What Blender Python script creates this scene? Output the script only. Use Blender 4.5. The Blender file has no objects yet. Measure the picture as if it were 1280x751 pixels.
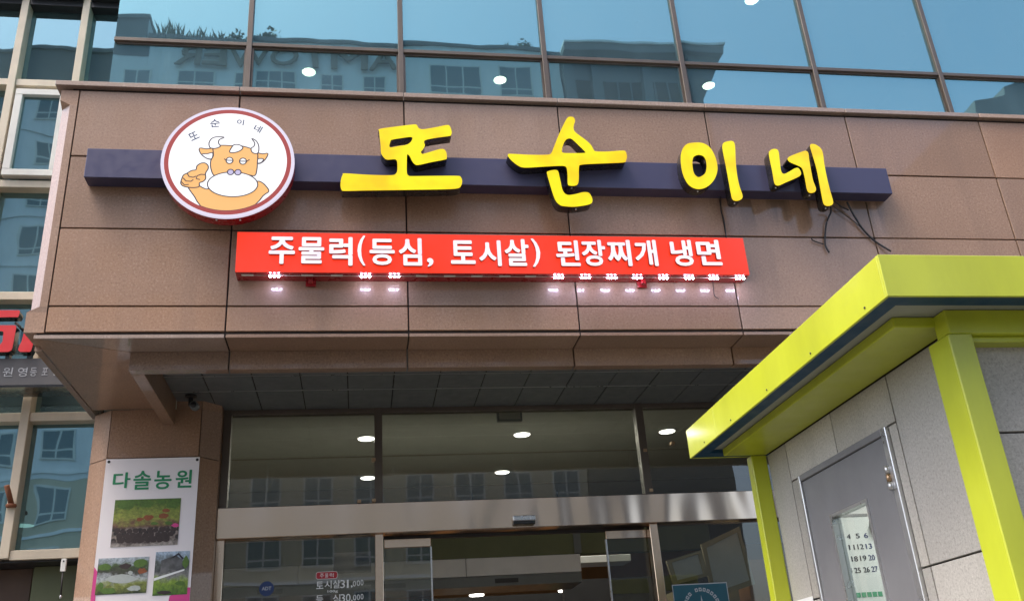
import bpy, bmesh, math, random
from mathutils import Matrix, Vector
random.seed(7)
C = bpy.context.scene.collection
S = bpy.context.scene
H = 1.45            # camera height above the pavement

# ------------------------------------------------------------------ camera, sky, sun, exposure
cam = bpy.data.objects.new('camera', bpy.data.cameras.new('camera')); C.objects.link(cam)
cam.data.sensor_width = 36.0
cam.data.lens = 33.1111
cam.data.clip_start = 0.05; cam.data.clip_end = 600
right = Vector((0.987139, -0.146115, -0.064863))
up = Vector((-0.000963, -0.411167, 0.911560))
fwd = Vector((0.159862, 0.899773, 0.406020))
m = Matrix((right, up, -fwd)).transposed().to_4x4(); m.translation = (0, 0, H)
cam.matrix_world = m
S.camera = cam

world = bpy.data.worlds.new('World'); S.world = world; world.use_nodes = True
nt = world.node_tree; nt.nodes.clear()
sky = nt.nodes.new('ShaderNodeTexSky'); sky.sky_type = 'NISHITA'; sky.sun_disc = False
bg = nt.nodes.new('ShaderNodeBackground'); wo = nt.nodes.new('ShaderNodeOutputWorld')
SUN = Vector((-0.44, -0.19, 1.0)).normalized()        # direction towards the sun
sky.sun_elevation = math.asin(SUN.z); sky.sun_rotation = math.atan2(SUN.x, SUN.y)
sky.dust_density = 4.5; sky.air_density = 1.0; sky.ozone_density = 0.6
bg.inputs['Strength'].default_value = 0.15
nt.links.new(sky.outputs[0], bg.inputs[0]); nt.links.new(bg.outputs[0], wo.inputs[0])
sl = bpy.data.lights.new('sun', 'SUN'); sl.energy = 0.55; sl.angle = math.radians(18); sl.color = (1, 0.93, 0.82)
sun = bpy.data.objects.new('sun', sl); C.objects.link(sun)
sun.rotation_euler = SUN.to_track_quat('Z', 'Y').to_euler(); sun.location = (10, -20, 30)
S.view_settings.view_transform = 'Standard'; S.view_settings.look = 'None'
S.view_settings.gamma = 1; S.view_settings.use_curve_mapping = False
S.view_settings.exposure = 1.72
S.cycles.max_bounces = 7; S.cycles.diffuse_bounces = 3; S.cycles.glossy_bounces = 4; S.cycles.transmission_bounces = 4; S.cycles.transparent_max_bounces = 12
S.cycles.sample_clamp_indirect = 6.0
EXP = 2 ** S.view_settings.exposure

# ------------------------------------------------------------------ materials
MATS = {}
def base_mat(name):
    m = bpy.data.materials.new(name); m.use_nodes = True; MATS[name] = m
    nt = m.node_tree
    return m, nt, nt.nodes['Principled BSDF']
def N(nt, t, **kw):
    n = nt.nodes.new(t)
    for k, v in kw.items():
        if k in n.inputs: n.inputs[k].default_value = v
        else: setattr(n, k, v)
    return n
def rgba(c): return (c[0], c[1], c[2], 1)
def mixc(nt, fac, a, b, mode='MIX'):
    n = nt.nodes.new('ShaderNodeMix'); n.data_type = 'RGBA'; n.blend_type = mode
    def put(i, v):
        if isinstance(v, bpy.types.NodeSocket): nt.links.new(v, n.inputs[i])
        else: n.inputs[i].default_value = v if i == 0 else rgba(v)
    put(0, fac); put(6, a); put(7, b)
    return n.outputs[2]
def ramp(nt, src, stops):
    r = nt.nodes.new('ShaderNodeValToRGB'); nt.links.new(src, r.inputs[0])
    e = r.color_ramp.elements
    while len(e) < len(stops): e.new(0.5)
    for k, (p, c) in enumerate(stops):
        e[k].position = p; e[k].color = rgba(c) if not isinstance(c, (int, float)) else (c, c, c, 1)
    return r.outputs[0]
def noise(nt, scale, detail=3, rough=0.55, vec=None, dist=0.0, stretch=None):
    n = N(nt, 'ShaderNodeTexNoise', Scale=scale, Detail=detail, Roughness=rough, Distortion=dist)
    p = vec or nt.nodes.new('ShaderNodeNewGeometry').outputs['Position']
    if stretch:
        mp = nt.nodes.new('ShaderNodeMapping'); mp.inputs['Scale'].default_value = stretch
        nt.links.new(p, mp.inputs['Vector']); p = mp.outputs[0]
    nt.links.new(p, n.inputs['Vector'])
    return n.outputs['Fac']
def bump(nt, b, src, strength, dist=0.01):
    n = N(nt, 'ShaderNodeBump', Strength=strength, Distance=dist)
    nt.links.new(src, n.inputs['Height']); nt.links.new(n.outputs[0], b.inputs['Normal'])

def plain(name, col, rough=0.5, metal=0.0, var=0.12, scale=6, spec=0.5, coat=0.0, grime=0.0, bmp=0.0):
    m, nt, b = base_mat(name)
    f = noise(nt, scale, 5)
    c = mixc(nt, f, [x * (1 - var) for x in col], [min(1, x * (1 + var)) for x in col])
    if grime:
        g = ramp(nt, noise(nt, 2.2, 6, 0.65, stretch=(1, 1, 0.35)), [(0.42, 0.0), (0.75, grime)])
        c = mixc(nt, g, c, [x * 0.45 for x in col])
    nt.links.new(c, b.inputs['Base Color'])
    r = ramp(nt, noise(nt, scale * 2.3, 4), [(0.3, max(0, rough - 0.08)), (0.7, min(1, rough + 0.08))])
    nt.links.new(r, b.inputs['Roughness'])
    b.inputs['Metallic'].default_value = metal; b.inputs['Specular IOR Level'].default_value = spec
    b.inputs['Coat Weight'].default_value = coat; b.inputs['Coat Roughness'].default_value = 0.12
    if bmp: bump(nt, b, noise(nt, scale * 8, 3), bmp, 0.004)
    return m

def granite(name, dark, mid, light, coat=0.6, rough=0.42, pol=0.035, gs=62, fl=0.40):
    m, nt, b = base_mat(name)
    oi = nt.nodes.new('ShaderNodeObjectInfo')
    sp = noise(nt, gs, 6, 0.72)
    c = ramp(nt, sp, [(0.34, dark), (0.48, mid), (0.55, mid), (0.66, light)])
    fine = noise(nt, 170, 2, 0.5)
    c = mixc(nt, ramp(nt, fine, [(0.30, fl), (0.46, 0.0)]), c, [x * 0.45 for x in dark])
    # patchy tone from slab to slab, and weathering with its own shape
    big = noise(nt, 1.3, 4, 0.6)
    c = mixc(nt, ramp(nt, big, [(0.38, 0.0), (0.66, 0.45)]), c, [mid[0] * 0.72, mid[1] * 0.70, mid[2] * 0.68])
    hue = nt.nodes.new('ShaderNodeHueSaturation')
    mr = N(nt, 'ShaderNodeMapRange'); mr.inputs[3].default_value = 0.80; mr.inputs[4].default_value = 1.13
    nt.links.new(oi.outputs['Random'], mr.inputs[0]); nt.links.new(mr.outputs[0], hue.inputs['Value'])
    mr2 = N(nt, 'ShaderNodeMapRange'); mr2.inputs[3].default_value = 0.92; mr2.inputs[4].default_value = 1.12
    w2 = N(nt, 'ShaderNodeTexWhiteNoise', noise_dimensions='1D'); nt.links.new(oi.outputs['Random'], w2.inputs['W'])
    nt.links.new(w2.outputs[0], mr2.inputs[0]); nt.links.new(mr2.outputs[0], hue.inputs['Saturation'])
    nt.links.new(c, hue.inputs['Color'])
    run = ramp(nt, noise(nt, 5, 5, 0.6, stretch=(1, 1, 0.12)), [(0.52, 0.0), (0.78, 0.38)])
    c = mixc(nt, run, hue.outputs[0], [x * 0.5 for x in mid])
    # brown streaks, strongest at the top, below the right half of the letter sign
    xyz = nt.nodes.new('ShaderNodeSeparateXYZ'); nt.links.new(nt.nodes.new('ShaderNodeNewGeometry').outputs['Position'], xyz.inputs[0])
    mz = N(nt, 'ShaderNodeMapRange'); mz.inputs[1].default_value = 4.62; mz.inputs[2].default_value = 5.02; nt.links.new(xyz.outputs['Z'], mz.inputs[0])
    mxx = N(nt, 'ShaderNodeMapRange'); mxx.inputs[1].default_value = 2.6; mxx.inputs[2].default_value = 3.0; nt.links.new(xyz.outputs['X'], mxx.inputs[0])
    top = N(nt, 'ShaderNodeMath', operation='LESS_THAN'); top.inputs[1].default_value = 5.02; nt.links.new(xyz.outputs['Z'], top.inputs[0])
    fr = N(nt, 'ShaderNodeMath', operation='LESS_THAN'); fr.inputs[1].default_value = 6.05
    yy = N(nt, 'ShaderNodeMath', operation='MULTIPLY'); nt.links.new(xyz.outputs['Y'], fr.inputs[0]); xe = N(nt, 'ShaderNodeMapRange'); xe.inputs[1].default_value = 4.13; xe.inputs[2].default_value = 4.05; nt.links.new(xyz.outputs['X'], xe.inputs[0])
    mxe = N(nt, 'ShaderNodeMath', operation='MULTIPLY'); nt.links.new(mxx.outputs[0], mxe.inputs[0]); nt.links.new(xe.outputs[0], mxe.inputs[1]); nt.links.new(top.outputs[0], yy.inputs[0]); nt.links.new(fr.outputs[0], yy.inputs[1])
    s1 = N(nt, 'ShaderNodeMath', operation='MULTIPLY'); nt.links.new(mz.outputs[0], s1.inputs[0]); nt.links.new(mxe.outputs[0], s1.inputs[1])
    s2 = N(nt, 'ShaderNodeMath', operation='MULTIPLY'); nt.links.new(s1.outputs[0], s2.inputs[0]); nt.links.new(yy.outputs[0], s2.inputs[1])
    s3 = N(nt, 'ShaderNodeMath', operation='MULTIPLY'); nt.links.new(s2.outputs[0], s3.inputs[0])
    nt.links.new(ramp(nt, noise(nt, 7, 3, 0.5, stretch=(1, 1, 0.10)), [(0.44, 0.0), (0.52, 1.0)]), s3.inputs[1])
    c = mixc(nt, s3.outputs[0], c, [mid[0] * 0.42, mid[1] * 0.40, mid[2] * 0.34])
    nt.links.new(c, b.inputs['Base Color'])
    b.inputs['Roughness'].default_value = rough
    b.inputs['Coat Weight'].default_value = coat; b.inputs['Coat Roughness'].default_value = pol
    bump(nt, b, sp, 0.05, 0.002)
    return m

def glass(name, refl, tint, trans, wav=0.012, grime=0.06, scale=1.6, base=0.5):
    """coated glazing: a constant part and a Fresnel part mirrored, the rest seen through"""
    m, nt, b = base_mat(name); nt.nodes.remove(b)
    out = nt.nodes['Material Output']
    g = N(nt, 'ShaderNodeBsdfGlossy', Color=rgba(refl), Roughness=0.012)
    t = N(nt, 'ShaderNodeBsdfTransparent', Color=rgba(trans))
    lw = N(nt, 'ShaderNodeFresnel', IOR=1.5)
    mr = N(nt, 'ShaderNodeMapRange'); mr.inputs[3].default_value = base; mr.inputs[4].default_value = 1.0
    nt.links.new(lw.outputs[0], mr.inputs[0])
    gb = nt.nodes.new('ShaderNodeNewGeometry')     # mirror once per sheet: on the face the ray enters, not on the way out
    iv = N(nt, 'ShaderNodeMath', operation='SUBTRACT'); iv.inputs[0].default_value = 1.0; nt.links.new(gb.outputs['Backfacing'], iv.inputs[1])
    ml = N(nt, 'ShaderNodeMath', operation='MULTIPLY'); nt.links.new(mr.outputs[0], ml.inputs[0]); nt.links.new(iv.outputs[0], ml.inputs[1])
    mx = nt.nodes.new('ShaderNodeMixShader')
    nt.links.new(ml.outputs[0], mx.inputs[0]); nt.links.new(t.outputs[0], mx.inputs[1]); nt.links.new(g.outputs[0], mx.inputs[2])
    d = N(nt, 'ShaderNodeBsdfDiffuse', Color=rgba(tint))
    mx2 = nt.nodes.new('ShaderNodeMixShader')
    grime_haze = ramp(nt, noise(nt, 2.0, 6, 0.65, stretch=(1, 1, 0.45)), [(0.3, grime * 0.55), (0.75, grime)])  # film of grime that also paints a pale haze over dark reflections
    nt.links.new(grime_haze, mx2.inputs[0]); nt.links.new(mx.outputs[0], mx2.inputs[1]); nt.links.new(d.outputs[0], mx2.inputs[2])
    nt.links.new(mx2.outputs[0], out.inputs['Surface'])
    oi = nt.nodes.new('ShaderNodeObjectInfo')
    geo = nt.nodes.new('ShaderNodeNewGeometry')
    ad = N(nt, 'ShaderNodeVectorMath', operation='ADD'); sc = N(nt, 'ShaderNodeVectorMath', operation='SCALE')
    sc.inputs[3].default_value = 40.0
    cmb = nt.nodes.new('ShaderNodeCombineXYZ')
    nt.links.new(oi.outputs['Random'], cmb.inputs[0]); nt.links.new(oi.outputs['Random'], cmb.inputs[2])
    nt.links.new(cmb.outputs[0], sc.inputs[0]); nt.links.new(sc.outputs[0], ad.inputs[0]); nt.links.new(geo.outputs['Position'], ad.inputs[1])
    bn = N(nt, 'ShaderNodeBump', Strength=1.0, Distance=wav)
    nt.links.new(noise(nt, scale, 1.5, 0.4, vec=ad.outputs[0]), bn.inputs['Height'])
    for q in (g,): nt.links.new(bn.outputs[0], q.inputs['Normal'])
    return m

def glow(name, col, strength, var=0.0, col2=None, scale=5.0, gloss=0.0):
    """backlit acrylic: emission, a little uneven as over LED rows"""
    m, nt, b = base_mat(name)
    c = mixc(nt, ramp(nt, noise(nt, scale, 2), [(0.42, 0.0), (0.68, 1.0)]), col, col2 or col)
    b.inputs['Base Color'].default_value = rgba([x * 0.12 for x in col])
    nt.links.new(c, b.inputs['Emission Color']); b.inputs['Emission Strength'].default_value = strength / EXP
    b.inputs['Roughness'].default_value = 0.3
    return m

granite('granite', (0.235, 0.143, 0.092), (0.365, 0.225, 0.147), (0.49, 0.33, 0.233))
granite('granite_trim', (0.29, 0.20, 0.15), (0.43, 0.31, 0.24), (0.58, 0.45, 0.36))
granite('kiosk_stone', (0.34, 0.315, 0.275), (0.50, 0.47, 0.415), (0.62, 0.59, 0.53), coat=0.0, rough=0.6, gs=95, fl=0.28)
plain('joint', (0.035, 0.026, 0.022), 0.9)
plain('bronze_metal', (0.13, 0.105, 0.085), 0.4, 0.35, grime=0.4)
plain('cream_metal', (0.62, 0.535, 0.405), 0.42, 0.0, grime=0.5)
plain('white_frame', (0.72, 0.70, 0.64), 0.4, grime=0.35)
plain('dark_metal', (0.03, 0.03, 0.032), 0.45, 0.2)
plain('soffit_metal', (0.16, 0.175, 0.175), 0.42, 0.15, var=0.08, grime=0.3)
plain('ceiling_white', (0.60, 0.60, 0.56), 0.8)
plain('room_wall', (0.42, 0.40, 0.34), 0.85)
plain('green_board', (0.13, 0.145, 0.07), 0.5, var=0.3, scale=3)
plain('room_white', (0.75, 0.75, 0.74), 0.6)
plain('wood_dark', (0.09, 0.05, 0.03), 0.5, var=0.3)
plain('wood_warm', (0.40, 0.20, 0.08), 0.6, var=0.2)
plain('wood_pale', (0.48, 0.40, 0.24), 0.6, var=0.2)
plain('navy_bar', (0.060, 0.058, 0.115), 0.38, 0.1, var=0.05)
plain('black_return', (0.012, 0.011, 0.010), 0.25, 0.0, coat=0.5)
plain('red_return', (0.32, 0.012, 0.016), 0.3, coat=0.3)
plain('lime', (0.53, 0.585, 0.032), 0.36, var=0.09, scale=3, coat=0.25, grime=0.36)
plain('navy_trim', (0.003, 0.050, 0.110), 0.55, var=0.1)
plain('step_grey', (0.35, 0.36, 0.30), 0.6)
plain('door_grey', (0.235, 0.232, 0.235), 0.45, 0.1, var=0.10, grime=0.30)
plain('aluminium', (0.62, 0.62, 0.62), 0.32, 0.8, var=0.06)
plain('brass', (0.45, 0.30, 0.18), 0.35, 0.8)
plain('black_plastic', (0.02, 0.02, 0.02), 0.35)
plain('white_plastic', (0.72, 0.71, 0.66), 0.4)
plain('paper', (0.84, 0.86, 0.84), 0.7, var=0.04)
plain('ink', (0.03, 0.03, 0.05), 0.6)
plain('ink_blue', (0.03, 0.04, 0.16), 0.6)
plain('ink_green', (0.10, 0.40, 0.22), 0.6)
plain('banner_vinyl', (0.84, 0.79, 0.80), 0.5, var=0.03)
plain('banner_green', (0.02, 0.26, 0.11), 0.5, var=0.05)
plain('print_leaf', (0.09, 0.17, 0.03), 0.5, var=0.5, scale=60)
plain('print_autumn', (0.26, 0.08, 0.03), 0.5, var=0.4, scale=60)
plain('print_jar', (0.045, 0.030, 0.028), 0.5, var=0.4, scale=60)
plain('print_water', (0.42, 0.46, 0.44), 0.5, var=0.2, scale=40)
plain('banner_pink', (0.66, 0.06, 0.26), 0.5, var=0.05)
plain('rust', (0.20, 0.07, 0.03), 0.8, var=0.5, scale=20)
plain('band_grey', (0.085, 0.085, 0.088), 0.5, var=0.08)
plain('letter_red', (0.62, 0.035, 0.04), 0.35, var=0.04)
plain('letter_silver', (0.5, 0.5, 0.5), 0.35, 0.5)
plain('cable', (0.025, 0.022, 0.022), 0.55)
plain('sticker_white', (0.82, 0.82, 0.80), 0.5, var=0.03)
plain('sticker_red', (0.42, 0.02, 0.03), 0.5, var=0.05)
plain('sticker_blue', (0.02, 0.045, 0.15), 0.4, var=0.05)
plain('poster_teal', (0.012, 0.10, 0.135), 0.4, var=0.25, scale=9)
plain('asphalt', (0.045, 0.045, 0.045), 0.85, var=0.2, scale=20, bmp=0.3)
plain('paving', (0.06, 0.057, 0.054), 0.8, var=0.15, scale=9)
plain('paint_white', (0.8, 0.8, 0.78), 0.6)
plain('tower_white', (0.82, 0.82, 0.82), 0.7, var=0.05, scale=0.5, grime=0.25)
plain('tower_beige', (0.56, 0.49, 0.36), 0.7, var=0.05, scale=0.5, grime=0.25)
plain('tower_dark', (0.11, 0.115, 0.12), 0.6, var=0.1, scale=0.5)
plain('tower_letter', (0.20, 0.15, 0.10), 0.4, 0.3)
plain('tower_pane', (0.12, 0.17, 0.19), 0.12, var=0.2)
plain('leaf', (0.05, 0.085, 0.03), 0.6, var=0.3)
glass('glass_upper', (0.52, 0.98, 1.0), (0.28, 0.46, 0.55), (0.30, 0.36, 0.33), wav=0.0010, grime=0.22, base=0.28)
glass('glass_side', (0.56, 0.92, 0.98), (0.24, 0.36, 0.38), (0.16, 0.24, 0.24), wav=0.0022, grime=0.20, base=0.29)
glass('glass_clear', (0.92, 0.94, 0.92), (0.22, 0.23, 0.21), (0.72, 0.74, 0.71), wav=0.0010, grime=0.06, base=0.06)
glass('glass_kiosk', (0.9, 0.95, 0.92), (0.42, 0.45, 0.43), (0.92, 0.95, 0.93), wav=0.0004, grime=0.03, base=0.05)
# brushed stainless header: soft vertical waviness
m_, nt_, b_ = base_mat('stainless')
b_.inputs['Base Color'].default_value = (0.66, 0.51, 0.39, 1); b_.inputs['Metallic'].default_value = 1.0
b_.inputs['Roughness'].default_value = 0.20
bump(nt_, b_, noise(nt_, 2.6, 0.0, 0.3, stretch=(1.6, 1, 0.30)), 1.0, 0.034)

glow('yellow_face', (1.0, 0.82, 0.0), 1.0, col2=(0.92, 0.58, 0.0), scale=4.2)
glow('red_face', (0.98, 0.040, 0.008), 1.0, col2=(0.88, 0.055, 0.03), scale=1.2)
glow('white_face', (1.0, 0.93, 0.98), 1.0, col2=(0.86, 0.80, 0.92), scale=9)
glow('logo_white', (0.98, 0.97, 1.0), 1.05)
glow('logo_edge', (0.80, 0.74, 0.90), 0.9)
glow('logo_red', (0.38, 0.060, 0.055), 1.0)
glow('logo_orange', (0.93, 0.50, 0.18), 1.0)
glow('logo_line', (0.055, 0.045, 0.06), 1.0)
glow('logo_lilac', (0.55, 0.50, 0.72), 1.0)
glow('logo_text', (0.06, 0.08, 0.15), 1.0)
glow('led', (0.74, 0.72, 1.0), 90.0)
glow('lamp_disc', (1.0, 0.97, 0.90), 9.0)
glow('lamp_upper', (1.0, 1.0, 0.86), 40.0)

def picture(name, stops, scale, axis_noise=0.25, seed=0.0, jars=0):
    """a small printed photograph: bands of colour from bottom to top broken up by noise"""
    m, nt, b = base_mat(name)
    tc = nt.nodes.new('ShaderNodeTexCoord'); sx = nt.nodes.new('ShaderNodeSeparateXYZ')
    nt.links.new(tc.outputs['Generated'], sx.inputs[0])
    mp = nt.nodes.new('ShaderNodeMapping'); mp.inputs['Location'].default_value = (seed, seed, seed)
    nt.links.new(tc.outputs['Generated'], mp.inputs[0])
    f = noise(nt, scale, 5, 0.6, vec=mp.outputs[0])
    mth = N(nt, 'ShaderNodeMath', operation='MULTIPLY_ADD'); mth.inputs[1].default_value = axis_noise * 2
    nt.links.new(f, mth.inputs[0]); nt.links.new(sx.outputs['Z'], mth.inputs[2])
    sb = N(nt, 'ShaderNodeMath', operation='SUBTRACT'); sb.inputs[1].default_value = axis_noise
    nt.links.new(mth.outputs[0], sb.inputs[0])
    c = ramp(nt, sb.outputs[0], stops)
    if jars:
        vo = N(nt, 'ShaderNodeTexVoronoi', Scale=jars); vo.inputs['Randomness'].default_value = 0.7
        mp2 = nt.nodes.new('ShaderNodeMapping'); mp2.inputs['Scale'].default_value = (1.4, 0.0, 1.0); nt.links.new(tc.outputs['Generated'], mp2.inputs[0]); nt.links.new(mp2.outputs[0], vo.inputs['Vector'])
        jc = ramp(nt, vo.outputs['Distance'], [(0.0, (0.30, 0.27, 0.27)), (0.22, (0.07, 0.05, 0.05)), (0.5, (0.015, 0.012, 0.012)), (0.7, (0.35, 0.28, 0.24))])
        low = ramp(nt, sx.outputs['Z'], [(0.08, 0.0), (0.14, 1.0), (0.36, 1.0), (0.42, 0.0)])
        c = mixc(nt, low, c, jc)
    f2 = noise(nt, scale * 3.1, 4, 0.7, vec=mp.outputs[0])
    c = mixc(nt, ramp(nt, f2, [(0.35, 0.55), (0.62, 0.0)]), c, (0.02, 0.025, 0.02))
    nt.links.new(c, b.inputs['Base Color']); b.inputs['Roughness'].default_value = 0.5
    return m
picture('photo_jars', [(0.0, (0.45, 0.40, 0.36)), (0.12, (0.14, 0.11, 0.10)), (0.34, (0.10, 0.07, 0.06)), (0.44, (0.20, 0.10, 0.06)), (0.6, (0.34, 0.38, 0.07)), (0.95, (0.10, 0.20, 0.03))], 6, 0.30, jars=9)
picture('photo_pond', [(0.0, (0.03, 0.05, 0.02)), (0.22, (0.26, 0.30, 0.06)), (0.45, (0.55, 0.60, 0.62)), (0.6, (0.07, 0.07, 0.05)), (0.78, (0.08, 0.13, 0.04)), (0.95, (0.45, 0.52, 0.58))], 5, 0.34, 3.0)
picture('photo_house', [(0.0, (0.07, 0.17, 0.02)), (0.3, (0.28, 0.42, 0.05)), (0.45, (0.30, 0.30, 0.28)), (0.6, (0.08, 0.08, 0.09)), (0.75, (0.12, 0.14, 0.13)), (0.92, (0.45, 0.58, 0.72))], 4, 0.26, 7.0)
picture('photo_people', [(0.0, (0.45, 0.45, 0.42)), (0.14, (0.10, 0.10, 0.10)), (0.4, (0.22, 0.22, 0.22)), (0.62, (0.06, 0.06, 0.07)), (0.8, (0.10, 0.10, 0.10)), (0.93, (0.40, 0.40, 0.40))], 11, 0.10, 1.5)

# ------------------------------------------------------------------ helpers
WL = {}                       # world position of every object's origin
def link(name, data, mat, parent, loc):
    o = bpy.data.objects.new(name, data); C.objects.link(o)
    loc = Vector(loc); WL[o] = loc
    if parent is not None:
        o.parent = parent; o.location = loc - WL[parent]
    else: o.location = loc
    if mat and data is not None and not data.materials: data.materials.append(MATS[mat])
    return o
def tag(o, label, cat, group=None, kind=None):
    o['label'] = label
    if cat: o['category'] = cat
    if group: o['group'] = group
    if kind: o['kind'] = kind
    return o
def thing(name, label, cat, loc, group=None):
    o = link(name, None, None, None, loc); o.empty_display_size = 0.1
    return tag(o, label, cat, group)
def node(name, parent, loc):  # a grouping part
    o = link(name, None, None, parent, loc); o.empty_display_size = 0.1
    return o
CACHE = {}
def box(name, x0, x1, y0, y1, z0, z1, mat, parent=None, bev=0.0):
    d = (round(abs(x1 - x0), 4), round(abs(y1 - y0), 4), round(abs(z1 - z0), 4), mat, bev)
    me = CACHE.get(d)
    if me is None:
        bm = bmesh.new(); bmesh.ops.create_cube(bm, size=1.0)
        bmesh.ops.scale(bm, vec=d[:3], verts=bm.verts)
        if bev: bmesh.ops.bevel(bm, geom=bm.edges[:], offset=bev, segments=1, affect='EDGES')
        me = bpy.data.meshes.new(name); bm.to_mesh(me); bm.free(); CACHE[d] = me
    return link(name, me, mat, parent, ((x0 + x1) / 2, (y0 + y1) / 2, (z0 + z1) / 2))
def meshobj(name, verts, faces, mat, parent=None, smooth=False):
    c = Vector((0, 0, 0))
    for v in verts: c += Vector(v)
    c /= len(verts)
    me = bpy.data.meshes.new(name); me.from_pydata([tuple(Vector(v) - c) for v in verts], [], faces); me.update()
    if smooth:
        for p in me.polygons: p.use_smooth = True
    return link(name, me, mat, parent, c)
def zprism(name, poly, z0, z1, mat, parent=None):       # XY polygon raised from z0 to z1
    n = len(poly)
    a = sum(poly[i][0] * poly[(i + 1) % n][1] - poly[(i + 1) % n][0] * poly[i][1] for i in range(n))
    if a < 0: poly = poly[::-1]
    v = [(x, y, z0) for x, y in poly] + [(x, y, z1) for x, y in poly]
    f = [tuple(range(n - 1, -1, -1)), tuple(range(n, 2 * n))] + [(i, (i + 1) % n, n + (i + 1) % n, n + i) for i in range(n)]
    return meshobj(name, v, f, mat, parent)
def crom(p, k=4):             # closed Catmull-Rom through the given outline points
    out = []; n = len(p)
    for i in range(n):
        a, b, c, d = (Vector(p[(i + j - 1) % n]) for j in range(4))
        for s in range(k):
            t = s / k
            out.append(tuple(0.5 * ((2 * b) + (c - a) * t + (2 * a - 5 * b + 4 * c - d) * t * t + (3 * b - a - 3 * c + d) * t ** 3)))
    return out
def curve_mesh(cu):
    o = bpy.data.objects.new('tmp', cu); me = bpy.data.meshes.new_from_object(o)
    bpy.data.objects.remove(o); bpy.data.curves.remove(cu); me.materials.clear()
    return me
def flat(name, loops, yf, yb, mat, parent=None, bevel=0.0):
    """outline in the X/Z plane (holes by winding), front at yf, back at yb"""
    cu = bpy.data.curves.new(name, 'CURVE'); cu.dimensions = '2D'; cu.fill_mode = 'BOTH'
    cu.extrude = max(0.0, (yb - yf) / 2 - bevel); cu.bevel_depth = bevel; cu.bevel_resolution = 1
    if bevel: cu.offset = -bevel
    xs = [p[0] for l in loops for p in l]; zs = [p[1] for l in loops for p in l]
    cx, cz = (min(xs) + max(xs)) / 2, (min(zs) + max(zs)) / 2
    for l in loops:
        s = cu.splines.new('POLY'); s.points.add(len(l) - 1)
        for q, p in zip(s.points, l): q.co = (p[0] - cx, p[1] - cz, 0, 1)
        s.use_cyclic_u = True
    me = curve_mesh(cu); me.transform(Matrix.Rotation(math.pi / 2, 4, 'X'))
    return link(name, me, mat, parent, (cx, (yf + yb) / 2, cz))
def ngon(cx, cz, rx, rz, n=32): return [(cx + rx * math.cos(2 * math.pi * i / n), cz + rz * math.sin(2 * math.pi * i / n)) for i in range(n)]
def text_mesh(s, bold=0.0, thick=0.004, res=3, bev=0.0):
    cu = bpy.data.curves.new('text', 'FONT'); cu.body = s; cu.size = 1.0; cu.offset = min(bold, 0.0); cu.resolution_u = res
    cu.extrude = 0.5
    me = curve_mesh(cu)
    if bold > 0:               # heavier strokes: shifted copies, each a hair further back so that no faces coincide
        bm = bmesh.new()
        for k, (dx, dy) in enumerate(((1, 0), (-1, 0), (0, 1), (0, -1), (0.7, 0.7), (-0.7, 0.7), (0.7, -0.7), (-0.7, -0.7), (0, 0))):
            c = me.copy(); c.transform(Matrix.Translation((dx * bold, dy * bold * 0.8, 0)) @ Matrix.Diagonal((1, 1, 1 - k * 0.03, 1))); bm.from_mesh(c); bpy.data.meshes.remove(c)
        bm.to_mesh(me); bm.free()
    return me
def text(name, s, x0, x1, z0, z1, yf, thick, mat, parent=None, bold=0.0, rot=0.0, face=1, res=3):
    """lettering fitted into a box of the X/Z plane; face=-1 reads from the +Y side"""
    me = text_mesh(s, bold, res=res)
    xs = [v.co.x for v in me.vertices]; ys = [v.co.y for v in me.vertices]
    w, h = max(xs) - min(xs), max(ys) - min(ys)
    cx, cy = (max(xs) + min(xs)) / 2, (max(ys) + min(ys)) / 2
    sx, sz = abs(x1 - x0) / w, abs(z1 - z0) / h
    M = Matrix.Rotation(math.pi / 2, 4, 'X') @ Matrix.Diagonal((sx, sz, thick, 1)) @ Matrix.Translation((-cx, -cy, 0))
    if face < 0: M = Matrix.Rotation(math.pi, 4, 'Z') @ M
    if rot: M = Matrix.Rotation(rot, 4, 'Y') @ M
    me.transform(M)
    return link(name, me, mat, parent, ((x0 + x1) / 2, yf + face * thick / 2, (z0 + z1) / 2))
def stroke(name, pts, w, yf, yb, mat, parent=None, closed=False):
    """a drawn line of even width in the X/Z plane"""
    P = [Vector(p) for p in pts]; n = len(P); L, Rr = [], []
    for i in range(n):
        a = P[i - 1] if (i or closed) else P[i]; b = P[(i + 1) % n] if (i < n - 1 or closed) else P[i]
        t = (b - a); t = t.normalized() if t.length > 1e-9 else Vector((1, 0)); nn = Vector((-t.y, t.x)) * w / 2
        L.append(P[i] + nn); Rr.append(P[i] - nn)
    v = [(p.x, yf, p.y) for p in L] + [(p.x, yf, p.y) for p in Rr] + [(p.x, yb, p.y) for p in L] + [(p.x, yb, p.y) for p in Rr]
    f = []
    for i in range(n if closed else n - 1):
        j = (i + 1) % n
        f += [(i, j, n + j, n + i)[::-1], (i, j, 2 * n + j, 2 * n + i), (n + i, n + j, 3 * n + j, 3 * n + i)[::-1]]
    return meshobj(name, v, f, mat, parent)
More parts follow.
